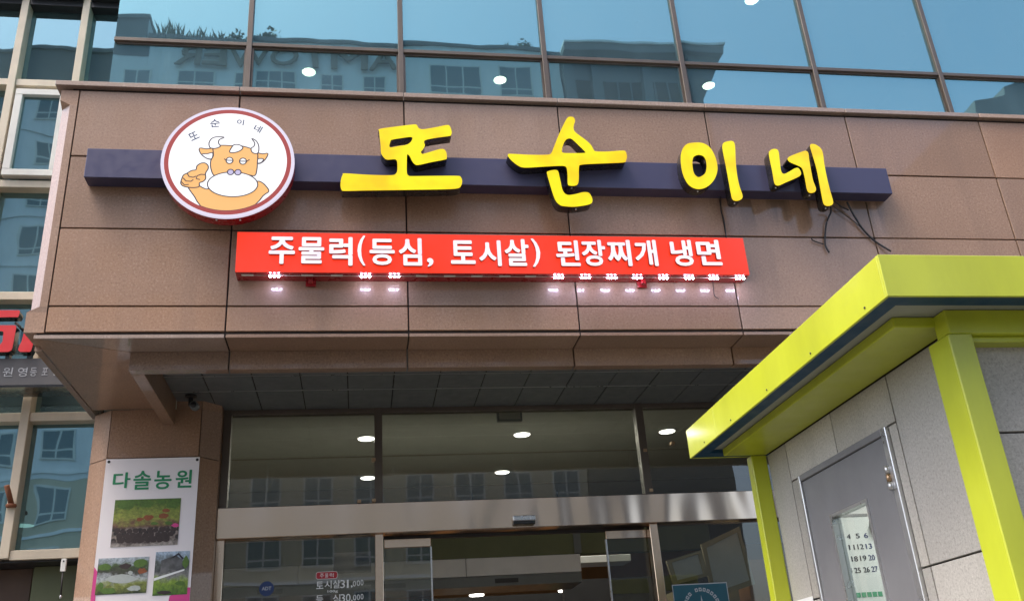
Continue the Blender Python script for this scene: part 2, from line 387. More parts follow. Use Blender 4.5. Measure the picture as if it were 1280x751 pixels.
def tube(name, pts, r, mat, parent=None, k=8, r2=None, caps=True):
    P = [Vector(p) for p in pts]; n = len(P); v = []; f = []
    for i in range(n):
        t = (P[min(i + 1, n - 1)] - P[max(i - 1, 0)]).normalized()
        a = t.cross(Vector((0, 0, 1)) if abs(t.z) < 0.9 else Vector((1, 0, 0))).normalized(); b = t.cross(a)
        rr = r if r2 is None else r + (r2 - r) * i / (n - 1)
        for j in range(k):
            an = 2 * math.pi * j / k; v.append(tuple(P[i] + (a * math.cos(an) + b * math.sin(an)) * rr))
    for i in range(n - 1):
        for j in range(k):
            f.append((i * k + j, i * k + (j + 1) % k, (i + 1) * k + (j + 1) % k, (i + 1) * k + j))
    if caps: f += [tuple(range(k))[::-1], tuple(range((n - 1) * k, n * k))]
    return meshobj(name, v, f, mat, parent, smooth=True)
def lathe_z(name, prof, c, mat, parent=None, k=24):      # prof: (radius, z offset)
    v = []; f = []
    for r, z in prof:
        for j in range(k): v.append((c[0] + r * math.cos(2 * math.pi * j / k), c[1] + r * math.sin(2 * math.pi * j / k), c[2] + z))
    for i in range(len(prof) - 1):
        for j in range(k): f.append((i * k + j, i * k + (j + 1) % k, (i + 1) * k + (j + 1) % k, (i + 1) * k + j))
    f += [tuple(range(k))[::-1], tuple(range((len(prof) - 1) * k, len(prof) * k))]
    return meshobj(name, v, f, mat, parent, smooth=False)
GLYPHS = {
'tto':[[(0.145,5.418),(0.263,5.443),(0.392,5.466),(0.414,5.459),(0.425,5.437),(0.446,5.426),(0.478,5.43),(0.56,5.45),(0.633,5.47),(0.655,5.46),(0.667,5.414),(0.662,5.388),(0.649,5.377),(0.557,5.359),(0.475,5.337),(0.462,5.314),(0.467,5.288),(0.451,5.253),(0.437,5.233),(0.444,5.216),(0.462,5.217),(0.563,5.255),(0.601,5.26),(0.62,5.236),(0.623,5.192),(0.611,5.174),(0.512,5.149),(0.417,5.122),(0.389,5.129),(0.371,5.156),(0.358,5.189),(0.346,5.206),(0.337,5.202),(0.333,5.122),(0.333,5.051),(0.345,5.029),(0.368,5.025),(0.518,5.031),(0.688,5.036),(0.716,5.028),(0.726,4.995),(0.717,4.957),(0.693,4.935),(0.608,4.925),(0.329,4.913),(0.054,4.902),(-0.1,4.895),(-0.123,4.902),(-0.132,4.937),(-0.128,4.99),(-0.117,5.025),(-0.101,5.036),(0.054,5.029),(0.22,5.029),(0.253,5.043),(0.265,5.071),(0.266,5.131),(0.262,5.155),(0.245,5.165),(0.194,5.16),(0.171,5.178),(0.152,5.216),(0.148,5.294),(0.14,5.395)],[(0.215,5.263),(0.219,5.313),(0.233,5.331),(0.3,5.347),(0.357,5.358),(0.376,5.355),(0.378,5.341),(0.365,5.313),(0.336,5.289),(0.28,5.276)]],
'sun':[[(1.573,5.58),(1.597,5.574),(1.607,5.545),(1.595,5.509),(1.588,5.473),(1.603,5.437),(1.671,5.375),(1.709,5.33),(1.727,5.285),(1.746,5.275),(1.833,5.277),(1.945,5.289),(1.971,5.279),(1.976,5.237),(1.962,5.201),(1.939,5.186),(1.76,5.172),(1.625,5.159),(1.598,5.135),(1.586,5.032),(1.575,4.991),(1.553,4.977),(1.517,4.976),(1.501,4.989),(1.506,5.071),(1.504,5.126),(1.488,5.142),(1.443,5.143),(1.31,5.131),(1.19,5.121),(1.144,5.136),(1.1,5.176),(1.076,5.21),(1.073,5.226),(1.092,5.235),(1.222,5.231),(1.366,5.235),(1.398,5.25),(1.42,5.297),(1.465,5.404),(1.51,5.498),(1.547,5.565)],[(1.481,5.28),(1.502,5.342),(1.524,5.375),(1.549,5.386),(1.573,5.376),(1.617,5.324),(1.658,5.272),(1.649,5.259),(1.561,5.255),(1.489,5.256)]],
'nieun':[[(1.353,5.074),(1.361,5.092),(1.409,5.105),(1.433,5.099),(1.44,5.076),(1.448,5.001),(1.455,4.941),(1.47,4.908),(1.498,4.895),(1.553,4.905),(1.608,4.921),(1.649,4.917),(1.667,4.885),(1.671,4.852),(1.658,4.829),(1.615,4.814),(1.531,4.8),(1.46,4.803),(1.426,4.813),(1.399,4.846),(1.381,4.912),(1.365,4.999)]],
'ieung':[[(2.537,5.38),(2.596,5.375),(2.643,5.338),(2.671,5.263),(2.677,5.179),(2.663,5.113),(2.626,5.046),(2.574,4.996),(2.519,4.972),(2.468,4.974),(2.422,5.008),(2.396,5.081),(2.39,5.163),(2.399,5.255),(2.424,5.322),(2.467,5.366)],[(2.542,5.271),(2.578,5.26),(2.594,5.219),(2.589,5.16),(2.57,5.11),(2.535,5.08),(2.505,5.072),(2.482,5.1),(2.477,5.149),(2.485,5.216),(2.503,5.254)]],
'i':[[(2.745,5.35),(2.76,5.384),(2.796,5.399),(2.83,5.404),(2.847,5.387),(2.846,5.336),(2.83,5.217),(2.821,5.1),(2.823,5.002),(2.833,4.928),(2.826,4.896),(2.798,4.878),(2.768,4.874),(2.748,4.889),(2.745,4.935),(2.745,5.049),(2.745,5.181),(2.743,5.282)]],
'ne1':[[(3.113,5.293),(3.13,5.328),(3.16,5.342),(3.187,5.338),(3.196,5.313),(3.189,5.227),(3.183,5.143),(3.202,5.118),(3.252,5.142),(3.304,5.172),(3.331,5.172),(3.343,5.139),(3.334,5.11),(3.286,5.082),(3.202,5.044),(3.144,5.017),(3.117,5.02),(3.109,5.05),(3.112,5.141)]],
'ne2':[[(3.26,5.26),(3.295,5.285),(3.397,5.327),(3.426,5.332),(3.44,5.312),(3.435,5.252),(3.43,5.15),(3.428,5.066),(3.437,4.999),(3.426,4.969),(3.397,4.956),(3.371,4.962),(3.363,4.994),(3.366,5.064),(3.366,5.14),(3.359,5.178),(3.332,5.198),(3.297,5.214),(3.267,5.233)]],
'ne3':[[(3.47,5.381),(3.489,5.398),(3.519,5.392),(3.552,5.362),(3.562,5.315),(3.553,5.221),(3.548,5.102),(3.549,4.985),(3.553,4.887),(3.541,4.857),(3.508,4.845),(3.479,4.852),(3.471,4.885),(3.475,5.0),(3.48,5.168),(3.474,5.287)]],
}
RED = [('주', -0.606, -0.433, 4.351, 4.557), ('물', -0.409, -0.238, 4.356, 4.556), ('럭', -0.205, -0.047, 4.341, 4.559), ('(', -0.014, 0.039, 4.342, 4.572), ('등', 0.068, 0.24, 4.348, 4.549), ('심', 0.268, 0.427, 4.345, 4.557), (',', 0.461, 0.505, 4.337, 4.403), ('토', 0.627, 0.799, 4.361, 4.544), ('시', 0.826, 0.983, 4.346, 4.547), ('살', 1.009, 1.182, 4.348, 4.559), (')', 1.203, 1.263, 4.342, 4.564), ('된', 1.377, 1.549, 4.35, 4.554), ('장', 1.566, 1.74, 4.352, 4.56), ('찌', 1.754, 1.929, 4.353, 4.562), ('개', 1.958, 2.124, 4.355, 4.565), ('냉', 2.229, 2.392, 4.357, 4.568), ('면', 2.427, 2.608, 4.364, 4.571)]
BAN = [('다', -1.852, -1.726, 3.251, 3.373), ('솔', -1.704, -1.576, 3.236, 3.381), ('농', -1.551, -1.424, 3.234, 3.377), ('원', -1.395, -1.274, 3.241, 3.38)]
COW = {
'head':[(-1.003,5.215),(-0.944,5.227),(-0.885,5.226),(-0.826,5.228),(-0.754,5.208),(-0.705,5.174),(-0.701,5.094),(-0.702,5.037),(-0.714,4.987),(-0.767,4.993),(-0.872,4.99),(-0.954,4.988),(-0.988,4.985),(-1.01,5.043),(-1.013,5.1),(-0.998,5.143)],
'ear_l':[(-1.002,5.2),(-1.048,5.196),(-1.096,5.2),(-1.083,5.155),(-1.044,5.12),(-1.008,5.114),(-1.005,5.157)],
'ear_l_in':[(-1.077,5.151),(-1.04,5.156),(-1.005,5.164),(-1.008,5.117),(-1.044,5.12)],
'ear_r':[(-0.707,5.166),(-0.668,5.166),(-0.633,5.171),(-0.643,5.132),(-0.671,5.095),(-0.7,5.09)],
'ear_r_in':[(-0.7,5.123),(-0.661,5.124),(-0.675,5.095),(-0.699,5.09)],
'horn_l':[(-1.026,5.207),(-1.034,5.243),(-1.018,5.28),(-0.984,5.295),(-0.934,5.293),(-0.965,5.274),(-0.971,5.245),(-0.956,5.219),(-0.984,5.201),(-1.008,5.2)],
'horn_r':[(-0.748,5.289),(-0.715,5.268),(-0.697,5.225),(-0.699,5.174),(-0.722,5.166),(-0.743,5.18),(-0.748,5.208),(-0.731,5.224),(-0.726,5.253)],
'lock':[(-0.892,5.172),(-0.879,5.212),(-0.862,5.234),(-0.826,5.232),(-0.804,5.21),(-0.824,5.184),(-0.859,5.169)],
'body':[(-1.149,4.893),(-1.123,4.845),(-1.1,4.811),(-1.033,4.772),(-0.928,4.748),(-0.825,4.753),(-0.723,4.788),(-0.654,4.828),(-0.615,4.866),(-0.634,4.905),(-0.665,4.936),(-0.706,4.945),(-0.857,4.921),(-1.005,4.878),(-1.045,4.881),(-1.075,4.899),(-1.111,4.914)],
'hand':[(-1.163,4.997),(-1.135,5.019),(-1.107,5.026),(-1.103,5.055),(-1.081,5.077),(-1.053,5.082),(-1.031,5.064),(-1.027,5.036),(-1.042,5.0),(-1.038,4.958),(-1.055,4.933),(-1.077,4.922),(-1.077,4.894),(-1.109,4.884),(-1.149,4.886),(-1.184,4.896),(-1.199,4.919),(-1.194,4.954),(-1.185,4.982)],
'f1':[(-1.16,4.99),(-1.147,4.966),(-1.12,4.96),(-1.101,4.97)],
'f2':[(-1.185,4.954),(-1.164,4.93),(-1.132,4.928),(-1.117,4.942)],
'f3':[(-1.194,4.924),(-1.173,4.899),(-1.144,4.903)],
'f4':[(-1.039,4.983),(-1.07,4.985),(-1.094,4.973),(-1.099,4.95),(-1.073,4.943)],
'eye1':[(-0.924,5.114),(-0.911,5.103),(-0.864,5.103)],
'eye2':[(-0.822,5.098),(-0.772,5.098),(-0.754,5.113)],
}

# ------------------------------------------------------------------ ground
o = box('road', -150, 150, -150, -6.0, -0.30, -0.15, 'asphalt'); tag(o, 'dark asphalt street in front of the building', None, kind='structure')
o = box('pavement', -150, 150, -6.0, 40, -0.30, 0.0, 'paving', bev=0.02); tag(o, 'grey paved footway below the facade', None, kind='structure')

# ------------------------------------------------------------------ the restaurant building
BLD = thing('restaurant_building', 'brown granite fronted building with blue upper glazing and glass entrance', 'building', (1.5, 6.0, 0))
XJ = [-2.01, -0.882, 0.334, 1.537, 2.75, 3.969, 5.19, 6.40, 7.62]
ZR = [2.477, 2.663, 3.244, 3.82, 4.376]
FX1 = XJ[-1]
fas = node('fascia', BLD, (1.5, 6.0, H + 2.4))
box('backing', -2.06, FX1, 6.014, 6.26, H + 2.445, H + 4.40, 'joint', fas)
g = 0.0055
for i in range(len(XJ) - 1):
    for j in range(4):
        jy = random.uniform(-0.0012, 0.0012)
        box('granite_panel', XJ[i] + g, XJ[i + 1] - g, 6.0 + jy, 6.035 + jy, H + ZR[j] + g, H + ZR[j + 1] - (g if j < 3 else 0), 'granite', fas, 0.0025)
# stop-chamfered corner blocks at the left end
sq = [(-2.135, 6.0), (-2.014, 6.0), (-2.014, 6.24), (-2.135, 6.24)]
chm = [(-2.135, 6.07), (-2.062, 6.0), (-2.014, 6.0), (-2.014, 6.24), (-2.135, 6.24)]
zprism('corner_block', sq, H + 2.477, H + 2.62, 'granite', fas)
zprism('corner_block', sq, H + 4.29, H + 4.376, 'granite', fas)
zprism('corner_block', chm, H + 2.66, H + 4.25, 'granite', fas)
def chamfer_stop(z_sq, z_ch):
    v = [(-2.135, 6.0, z_sq), (-2.062, 6.0, z_sq), (-2.014, 6.0, z_sq), (-2.014, 6.24, z_sq), (-2.135, 6.24, z_sq), (-2.135, 6.07, z_sq),
         (-2.135, 6.07, z_ch), (-2.062, 6.0, z_ch), (-2.014, 6.0, z_ch), (-2.014, 6.24, z_ch), (-2.135, 6.24, z_ch)]
    f = [(0, 1, 7), (0, 7, 6), (0, 6, 5), (1, 2, 8, 7), (2, 3, 9, 8), (3, 4, 10, 9), (4, 5, 6, 10), (0, 5, 4, 3, 2, 1), (6, 7, 8, 9, 10)]
    meshobj('corner_block', v, f, 'granite', fas)
chamfer_stop(H + 2.62, H + 2.66); chamfer_stop(H + 4.29, H + 4.25)
box('side_return', -2.135, -2.09, 6.24, 7.87, H + 2.445, H + 4.40, 'granite', fas)
cx = [-2.175] + XJ[1:]         # the first coping stone runs over the corner block
for i in range(len(cx) - 1):
    box('coping_stone', cx[i] + (0.003 if i else 0), cx[i + 1] - 0.003, 5.968, 6.26, H + 4.400, H + 4.442, 'granite_trim', fas, 0.004)

sof = node('soffit', BLD, (1.5, 6.1, H + 2.4))
z0, z1 = H + 2.436, H + 2.460
zprism('soffit_slab', [(-2.07, 6.0), (XJ[1] - g, 6.0), (XJ[1] - g, 6.250), (-1.533, 6.250)], z0, z1, 'granite_trim', sof)
for i in range(1, len(XJ) - 1):
    box('soffit_slab', XJ[i] + g, XJ[i + 1] - g, 6.0, 6.250, z0, z1, 'granite', sof, 0.002)
zprism('soffit_slab', [(-2.07, 6.006), (-1.537, 6.256), (-1.537, 7.5), (-2.07, 7.5)], z0, z1, 'granite', sof)
xl = [-1.53] + XJ[1:]
for i in range(len(xl) - 1):
    box('lip_slab', xl[i] + (g if i else 0), xl[i + 1] - g, 6.256, 6.335, H + 2.305, H + 2.52, 'granite', sof, 0.002)
box('lip_slab', -1.53, -1.445, 6.339, 7.495, H + 2.305, H + 2.52, 'granite', sof, 0.002)

ceil = node('canopy_ceiling', BLD, (1.5, 7.0, H + 2.5))
box('backing', -1.44, FX1, 6.335, 7.85, H + 2.512, H + 2.56, 'joint', ceil)
xs = [-1.445] + [-0.804 - 0.357 + 0.357 * k for k in range(25)]
ys = [6.338, 6.58, 6.931, 7.28, 7.80]
for i in range(len(xs) - 1):
    for j in range(4):
        if xs[i + 1] < FX1:
            dz = random.uniform(-0.0015, 0.0015)
            box('ceiling_panel', xs[i] + 0.004, xs[i + 1] - 0.004, ys[j] + 0.003, ys[j + 1] - 0.003, H + 2.500 + dz, H + 2.510 + dz, 'soffit_metal', ceil, 0.0025)

for y in ys[2:4]: box('ceiling_trim', -1.44, 6.8, y - 0.0025, y + 0.0025, H + 2.4975, H + 2.505, 'aluminium', ceil)
pil = node('pillar', BLD, (-1.6, 7.6, 0))
zprism('backing', [(-1.91, 7.515), (-1.255, 7.515), (-1.115, 7.65), (-1.115, 7.85), (-2.07, 7.85), (-2.07, 7.65)], 0, H + 2.43, 'joint', pil)
for za, zb_ in ((0.0, 0.60), (0.606, 1.80), (1.806, H + 2.037), (H + 2.043, H + 2.434)):
    box('granite_panel', -1.922, -1.245, 7.5, 7.53, za, zb_, 'granite', pil, 0.003)
    zprism('granite_panel', [(-1.928, 7.502), (-1.922, 7.53), (-2.06, 7.665), (-2.085, 7.645)], za, zb_, 'granite', pil)
    zprism('granite_panel', [(-1.239, 7.502), (-1.105, 7.640), (-1.125, 7.665), (-1.245, 7.53)], za, zb_, 'granite', pil)
box('granite_panel', -1.13, -1.107, 7.668, 7.86, 0, H + 2.5, 'granite', pil)
box('granite_panel', -2.085, -2.06, 7.668, 7.86, 0, H + 2.434, 'granite', pil)
box('pillar_head', -1.44, -1.245, 7.505, 7.66, H + 2.436, H + 2.499, 'granite', pil)
zprism('pillar_head', [(-1.241, 7.505), (-1.109, 7.640), (-1.109, 7.66), (-1.241, 7.66)], H + 2.436, H + 2.499, 'granite', pil)

# ---- upper glazing
upg = node('upper_glazing', BLD, (1.5, 6.28, H + 4.4))
XM = [-1.90, -0.872, 0.333, 1.536, 2.745, 3.965, 5.18, 6.39]
GY = 6.28; ZT = 5.07; ZTOP = 6.95; ZFULL = 14.0
for i in range(len(XM) - 1):
    box('pane', XM[i] + (0.02 if i else 0), XM[i + 1] - 0.02, GY, GY + 0.012, H + 4.36, H + ZT - 0.018, 'glass_upper', upg)
    box('pane', XM[i] + (0.02 if i else 0), XM[i + 1] - 0.02, GY - 0.004, GY + 0.008, H + ZT + 0.018, H + ZTOP - 0.018, 'glass_upper', upg)
    for s in (0, 1):    # sash profile round the lower opening lights
        xx = XM[i] + 0.022 if s == 0 else XM[i + 1] - 0.036
        if i or s: box('sash_frame', xx, xx + 0.014, GY - 0.012, GY - 0.001, H + 4.40, H + ZT - 0.034, 'bronze_metal', upg)
    box('sash_frame', XM[i] + 0.022, XM[i + 1] - 0.022, GY - 0.012, GY - 0.001, H + ZT - 0.033, H + ZT - 0.018, 'bronze_metal', upg)
for x in XM[1:]:
    box('mullion', x - 0.021, x + 0.021, GY - 0.035, GY + 0.06, H + 4.36, H + ZFULL, 'bronze_metal', upg, 0.003)
for i in range(len(XM) - 1):
    box('transom', XM[i] + (0.0 if i == 0 else 0.0215), XM[i + 1] - 0.0215, GY - 0.030, GY + 0.055, H + ZT - 0.017, H + ZT + 0.017, 'bronze_metal', upg, 0.003)
for za, zb_ in ((ZTOP, 8.6), (8.6, 9.3), (9.3, 11.2), (11.2, 11.9), (11.9, 13.9)):      # the storeys above the picture
    box('transom', -1.90, 6.39, GY - 0.030, GY + 0.055, H + za - 0.017, H + za + 0.017, 'bronze_metal', upg)
    for i in range(len(XM) - 1):
        box('pane', XM[i] + (0.02 if i else 0), XM[i + 1] - 0.02, GY - 0.004, GY + 0.008, H + za + 0.018, H + zb_ - 0.018, 'glass_upper', upg)
box('pane', -1.906, -1.894, GY + 0.012, 7.86, H + 4.40, H + ZFULL, 'glass_upper', upg)
box('upper_mass', -1.85, 7.6, 6.6, 13.0, H + 7.9, H + ZFULL, 'room_wall', upg)
box('upper_mass', -6.0, -1.92, 8.0, 13.0, H + 7.9, H + ZFULL, 'room_wall', upg)
roomu = node('upper_room', BLD, (2, 9, H + 4.3))
box('room_floor', -1.85, 7.6, 6.40, 13.0, H + 4.20, H + 4.34, 'room_wall', roomu)
box('room_ceiling', -1.85, 7.6, 6.40, 13.0, H + 6.72, H + 6.85, 'ceiling_white', roomu)
box('room_wall', -1.85, 7.6, 13.0, 13.1, H + 4.34, H + 6.72, 'room_wall', roomu)
box('room_wall', -1.88, -1.85, 7.9, 13.0, H + 4.34, H + 6.72, 'room_wall', roomu)
box('roof_slab', -1.88, 7.6, 6.40, 13.0, H + 7.7, H + 7.88, 'room_wall', roomu)

# ---- side curtain wall on the left
cw = node('side_curtain_wall', BLD, (-2.9, 7.8, 0))
MX = [-4.34, -3.775, -3.21, -2.65, -2.085]
TZ = [1.385, 2.475, 3.545, 4.64, 5.74, 6.70]
for k, x in enumerate(MX[:-1]):
    box('mullion', x - 0.034, x + 0.034, 7.75, 7.90, H + 1.36, H + 7.9, 'cream_metal', cw, 0.004)
for k in range(len(MX) - 1):
    a, b = MX[k] + 0.035, MX[k + 1] - (0.035 if k < 3 else 0.0)
    for q, z in enumerate(TZ):
        hh = 0.036
        box('transom', a, b, 7.765, 7.895, H + z - hh, H + z + hh, 'cream_metal' if q < 5 else 'dark_metal', cw, 0.003)
        if q < len(TZ) - 1:
            box('pane', a, b, 7.868, 7.880, H + z + hh, H + TZ[q + 1] - hh, 'glass_side', cw)
    b2 = b if k < 3 else -1.90
    box('transom', a, b2, 7.70, 7.895, H + 6.737, H + 6.95, 'dark_metal', cw)
    box('pane', a, b, 7.868, 7.880, H + 6.95, H + 7.9, 'glass_side', cw)
def sash(x0, x1, z0, z1, y0, y1, w, mat, glassmat, parent):
    s = node('opening_sash', parent, ((x0 + x1) / 2, y0, z0))
    return [box('pane', x0 + w, x1 - w, y0 + 0.045, y0 + 0.055, z0 + w, z1 - w, glassmat, s), box('sash_rail', x0, x1, y0, y1, z0, z0 + w, mat, s, 0.004),
            box('sash_rail', x0, x1, y0, y1, z1 - w, z1, mat, s, 0.004), box('sash_stile', x0, x0 + w, y0, y1, z0 + w, z1 - w, mat, s, 0.004),
            box('sash_stile', x1 - w, x1, y0, y1, z0 + w, z1 - w, mat, s, 0.004)]
sash(-3.145, -2.69, H + 4.705, H + 5.64, 7.725, 7.80, 0.065, 'white_frame', 'glass_side', cw)
rs = node('side_room', BLD, (-3, 9, 0))
box('room_wall', -6, -2.1, 12.4, 12.5, 0, H + 7.9, 'room_wall', rs)
box('room_ceiling', -6, -2.1, 7.92, 12.4, H + 2.42, H + 2.52, 'room_wall', rs)
box('room_ceiling', -6, -2.1, 7.92, 12.4, H + 5.3, H + 5.4, 'room_wall', rs)
box('shop_door', -4.2, -2.52, 8.05, 8.11, 0.0, H + 1.33, 'wood_dark', rs, 0.004)
box('shop_wall', -2.50, -2.09, 8.00, 8.10, 0.0, H + 1.33, 'green_board', rs)
box('door_head', -4.3, -2.09, 7.80, 8.1, H + 1.335, H + 1.347, 'dark_metal', rs)

# ---- entrance front
ent = node('entrance_front', BLD, (1.0, 7.8, 0))
EY = 7.8
ZG0, ZG1, ZF = 2.889, 3.130, 3.912
VX = [(-1.106, -1.044), (0.125, 0.190), (2.415, 2.485), (4.75, 4.82), (7.05, 7.12)]
for a, b in VX:
    box('frame_post', a, b, EY - 0.045, EY + 0.05, 0.2, ZG0 - 0.001, 'stainless', ent, 0.003)
    box('frame_post', a, b, EY - 0.045, EY + 0.05, ZG1 + 0.001, ZF + 0.04, 'bronze_metal', ent, 0.003)
for k in range(len(VX) - 1):
    box('head_rail', VX[k][1], VX[k + 1][0], EY - 0.04, EY + 0.05, ZF, ZF + 0.037, 'bronze_metal', ent, 0.003)
    box('pane', VX[k][1], VX[k + 1][0], EY, EY + 0.01, ZG1, ZF, 'glass_clear', ent)
    box('glazing_bead', VX[k][1], VX[k + 1][0], EY - 0.018, EY - 0.002, ZG1 + 0.001, ZG1 + 0.014, 'bronze_metal', ent)
    if k != 1: box('pane', VX[k][1], VX[k + 1][0], EY, EY + 0.01, 0.2, ZG0 - 0.004, 'glass_clear', ent)
box('header_beam', -1.106, 7.1, EY - 0.085, EY + 0.12, ZG0, ZG1, 'stainless', ent, 0.004)
for a, b in ((0.20, 0.58), (2.058, 2.44)):
    lf = node('sliding_door', ent, ((a + b) / 2, EY + 0.09, 0.2))
    box('pane', a, b, EY + 0.075, EY + 0.087, 0.22, 2.792, 'glass_clear', lf)
    box('top_rail', a, b, EY + 0.065, EY + 0.10, 2.793, 2.862, 'stainless', lf, 0.003)
    e = b if a < 1 else a
    box('edge_strip', e - 0.006, e + 0.006, EY + 0.068, EY + 0.096, 0.22, 2.792, 'aluminium', lf)
for x, z in ((0.118, 3.50), (0.118, 3.16), (2.46, 3.52), (2.47, 3.17), (2.72, 3.58), (0.0, 3.155)): box('window_latch', x - 0.016, x + 0.016, EY - 0.052, EY - 0.002, z - 0.014, z + 0.014, 'brass', ent, 0.003)
box('door_track', 0.19, 2.415, EY + 0.122, EY + 0.16, 2.868, 2.96, 'dark_metal', ent)

# ---- dining room seen through the entrance
dr = node('dining_room', BLD, (2, 11, 0.2))
box('room_ceiling', -3.0, 8.0, 7.92, 17.0, H + 2.71, H + 2.80, 'ceiling_white', dr)
box('room_floor', -3.0, 8.0, 7.7, 17.0, 0.02, 0.2, 'paving', dr)
box('room_wall', -3.0, 8.0, 17.0, 17.1, 0.2, H + 2.71, 'wood_warm', dr)
box('room_wall', -1.9, -1.8, 7.92, 17.0, 0.2, H + 2.71, 'room_wall', dr)
box('room_wall', 8.0, 8.1, 7.92, 17.0, 0.2, H + 2.71, 'room_wall', dr)
box('bulkhead', -1.8, 2.03, 9.0, 9.12, 2.862, 3.30, 'green_board', dr)
box('bulkhead', 2.10, 3.4, 9.0, 9.12, 2.862, 3.30, 'green_board', dr)
box('bulkhead_trim', 2.03, 2.10, 8.99, 9.12, 2.87, 3.30, 'soffit_metal', dr)
for a, b in ((-1.8, -0.55), (-0.545, 0.98), (0.985, 2.08)):
    box('casing_panel', a, b, 8.985, 9.5, 2.695, 2.858, 'room_white', dr, 0.004)
box('casing_base', -1.8, 2.08, 9.0, 9.5, 2.60, 2.69, 'soffit_metal', dr)
box('casing_panel', 2.12, 2.75, 9.6, 9.9, 2.86, 2.93, 'room_white', dr, 0.004)
box('beam', -1.8, 8.0, 11.0, 11.2, 2.62, 2.75, 'dark_metal', dr)
box('counter_wall', 2.15, 5.0, 10.2, 10.3, 0.2, 2.78, 'dark_metal', dr)

for o in upg.children[:] + cw.children[:]:      # every sheet of glass sits a little differently in its frame
    if o.name.startswith('pane'): o.rotation_euler = (random.uniform(-0.0016, 0.0016), 0, random.uniform(-0.0016, 0.0016))

box('partition', -1.8, 3.2, 11.6, 11.7, 0.2, 2.60, 'wood_warm', dr)
for k, x in enumerate((-0.9, 0.35, 1.0, 2.3)): box('menu_panel', x, x + 0.42, 11.56, 11.598, 2.16, 2.52, ('paper', 'poster_teal', 'paper', 'banner_green')[k], dr)
for x in (-0.9, 0.2, 1.25): box('air_vent', x, x + 0.22, 8.992, 8.999, 2.625, 2.665, 'dark_metal', dr)
for k in range(5): box('ceiling_strip', -1.8, 8.0, 8.6 + 1.5 * k, 8.63 + 1.5 * k, H + 2.702, H + 2.7095, 'room_wall', dr)
box('end_wall', 6.42, 6.5, 6.42, 13.0, H + 4.345, H + 6.715, 'room_wall', roomu)
box('end_wall', 6.42, 7.6, 6.28, 6.40, H + 4.345, H + 14.0, 'granite', roomu)

# ------------------------------------------------------------------ signs
yellow = thing('channel_letter_sign', 'long navy bar carrying four lit yellow Korean letters across the granite', 'sign', (1.1, 5.87, H + 3.57))
box('backing_bar', -1.862, 4.134, 5.873, 5.998, H + 3.572, H + 3.805, 'navy_bar', yellow, 0.003)
def letter(keys, screws):
    loops = [crom(l, 4) for k in keys for l in GLYPHS[k]]
    ret = flat('letter', loops, 5.780, 5.872, 'black_return', yellow, 0.0)
    flat('letter_face', loops, 5.775, 5.7795, 'yellow_face', ret)
    for x, z in screws: lathe_z('screw', [(0.0055, -0.004), (0.0055, 0.004)], (x, 5.81, z), 'white_plastic', ret, 8)
letter(['tto'], [(-0.10, 4.952)])
letter(['sun', 'nieun'], [(1.55, 4.798), (1.535, 4.975)])
letter(['ieung', 'i'], [(2.50, 4.969), (2.775, 4.872)])
letter(['ne1', 'ne2', 'ne3'], [(3.13, 5.015), (3.39, 4.954), (3.50, 4.843)])

disc = thing('round_logo_sign', 'round white backlit sign with red ring and cartoon cow giving thumbs up', 'sign', (-0.897, 5.87, H + 3.21))
DX, DZ, DR = -0.897, H + 3.653, 0.447
flat('drum', [ngon(DX, DZ, DR - 0.004, DR - 0.004, 72)], 5.768, 5.872, 'red_return', disc)
flat('rim', [ngon(DX, DZ, DR, DR, 72), ngon(DX, DZ, DR * .955, DR * .955, 72)], 5.755, 5.775, 'logo_edge', disc)
fc = flat('face', [ngon(DX, DZ, DR * .955, DR * .955, 72)], 5.757, 5.7675, 'logo_white', disc)
flat('ring', [ngon(DX, DZ, DR * .951, DR * .951, 72), ngon(DX, DZ, DR * .885, DR * .885, 72)], 5.7545, 5.7565, 'logo_red', disc)
emb = node('emblem', disc, (DX, 5.754, DZ))
def clip(p, k=0.884):          # keep the drawing inside the ring
    d = Vector((p[0] - DX, p[1] - DZ)); r = d.length
    return p if r < DR * k else tuple(Vector((DX, DZ)) + d * (DR * k / r))
lay = [0]
def draw(key, mat, pts=None, line=True, sm=True):
    p = pts or COW[key]
    if key == 'body': p = [(x, z - 0.07) if z < 4.80 else (x, z) for x, z in p]
    p = [clip(q) for q in (crom(p, 3) if sm and pts is None else p)]
    y = 5.7560 - 0.0006 * lay[0]; lay[0] += 1
    flat('emblem_shape', [p], y - 0.0004, y, mat, emb)
    if line: stroke('emblem_line', p, 0.0075, y - 0.0007, y - 0.0002, 'logo_line', emb, True)
draw('body', 'logo_orange'); draw('hand', 'logo_orange'); draw('ear_l', 'logo_orange'); draw('ear_l_in', 'logo_white', line=True)
draw('ear_r', 'logo_orange'); draw('ear_r_in', 'logo_white'); draw('head', 'logo_orange'); draw('horn_l', 'logo_white'); draw('horn_r', 'logo_white')
draw('lock', 'logo_white'); draw('m', 'logo_white', ngon(-0.857, 4.913, 0.166, 0.098, 48))
draw('e', 'logo_white', ngon(-0.888, 5.103, 0.023, 0.025, 20)); draw('e', 'logo_white', ngon(-0.798, 5.099, 0.023, 0.025, 20))
draw('n', 'logo_lilac', ngon(-0.876, 5.009, 0.021, 0.022, 20)); draw('n', 'logo_lilac', ngon(-0.827, 5.008, 0.021, 0.022, 20))
yl = 5.7560 - 0.0006 * lay[0]
for k in ('f1', 'f2', 'f3', 'f4', 'eye1', 'eye2'): stroke('emblem_line', COW[k], 0.0075, yl - 0.0006, yl, 'logo_line', emb)
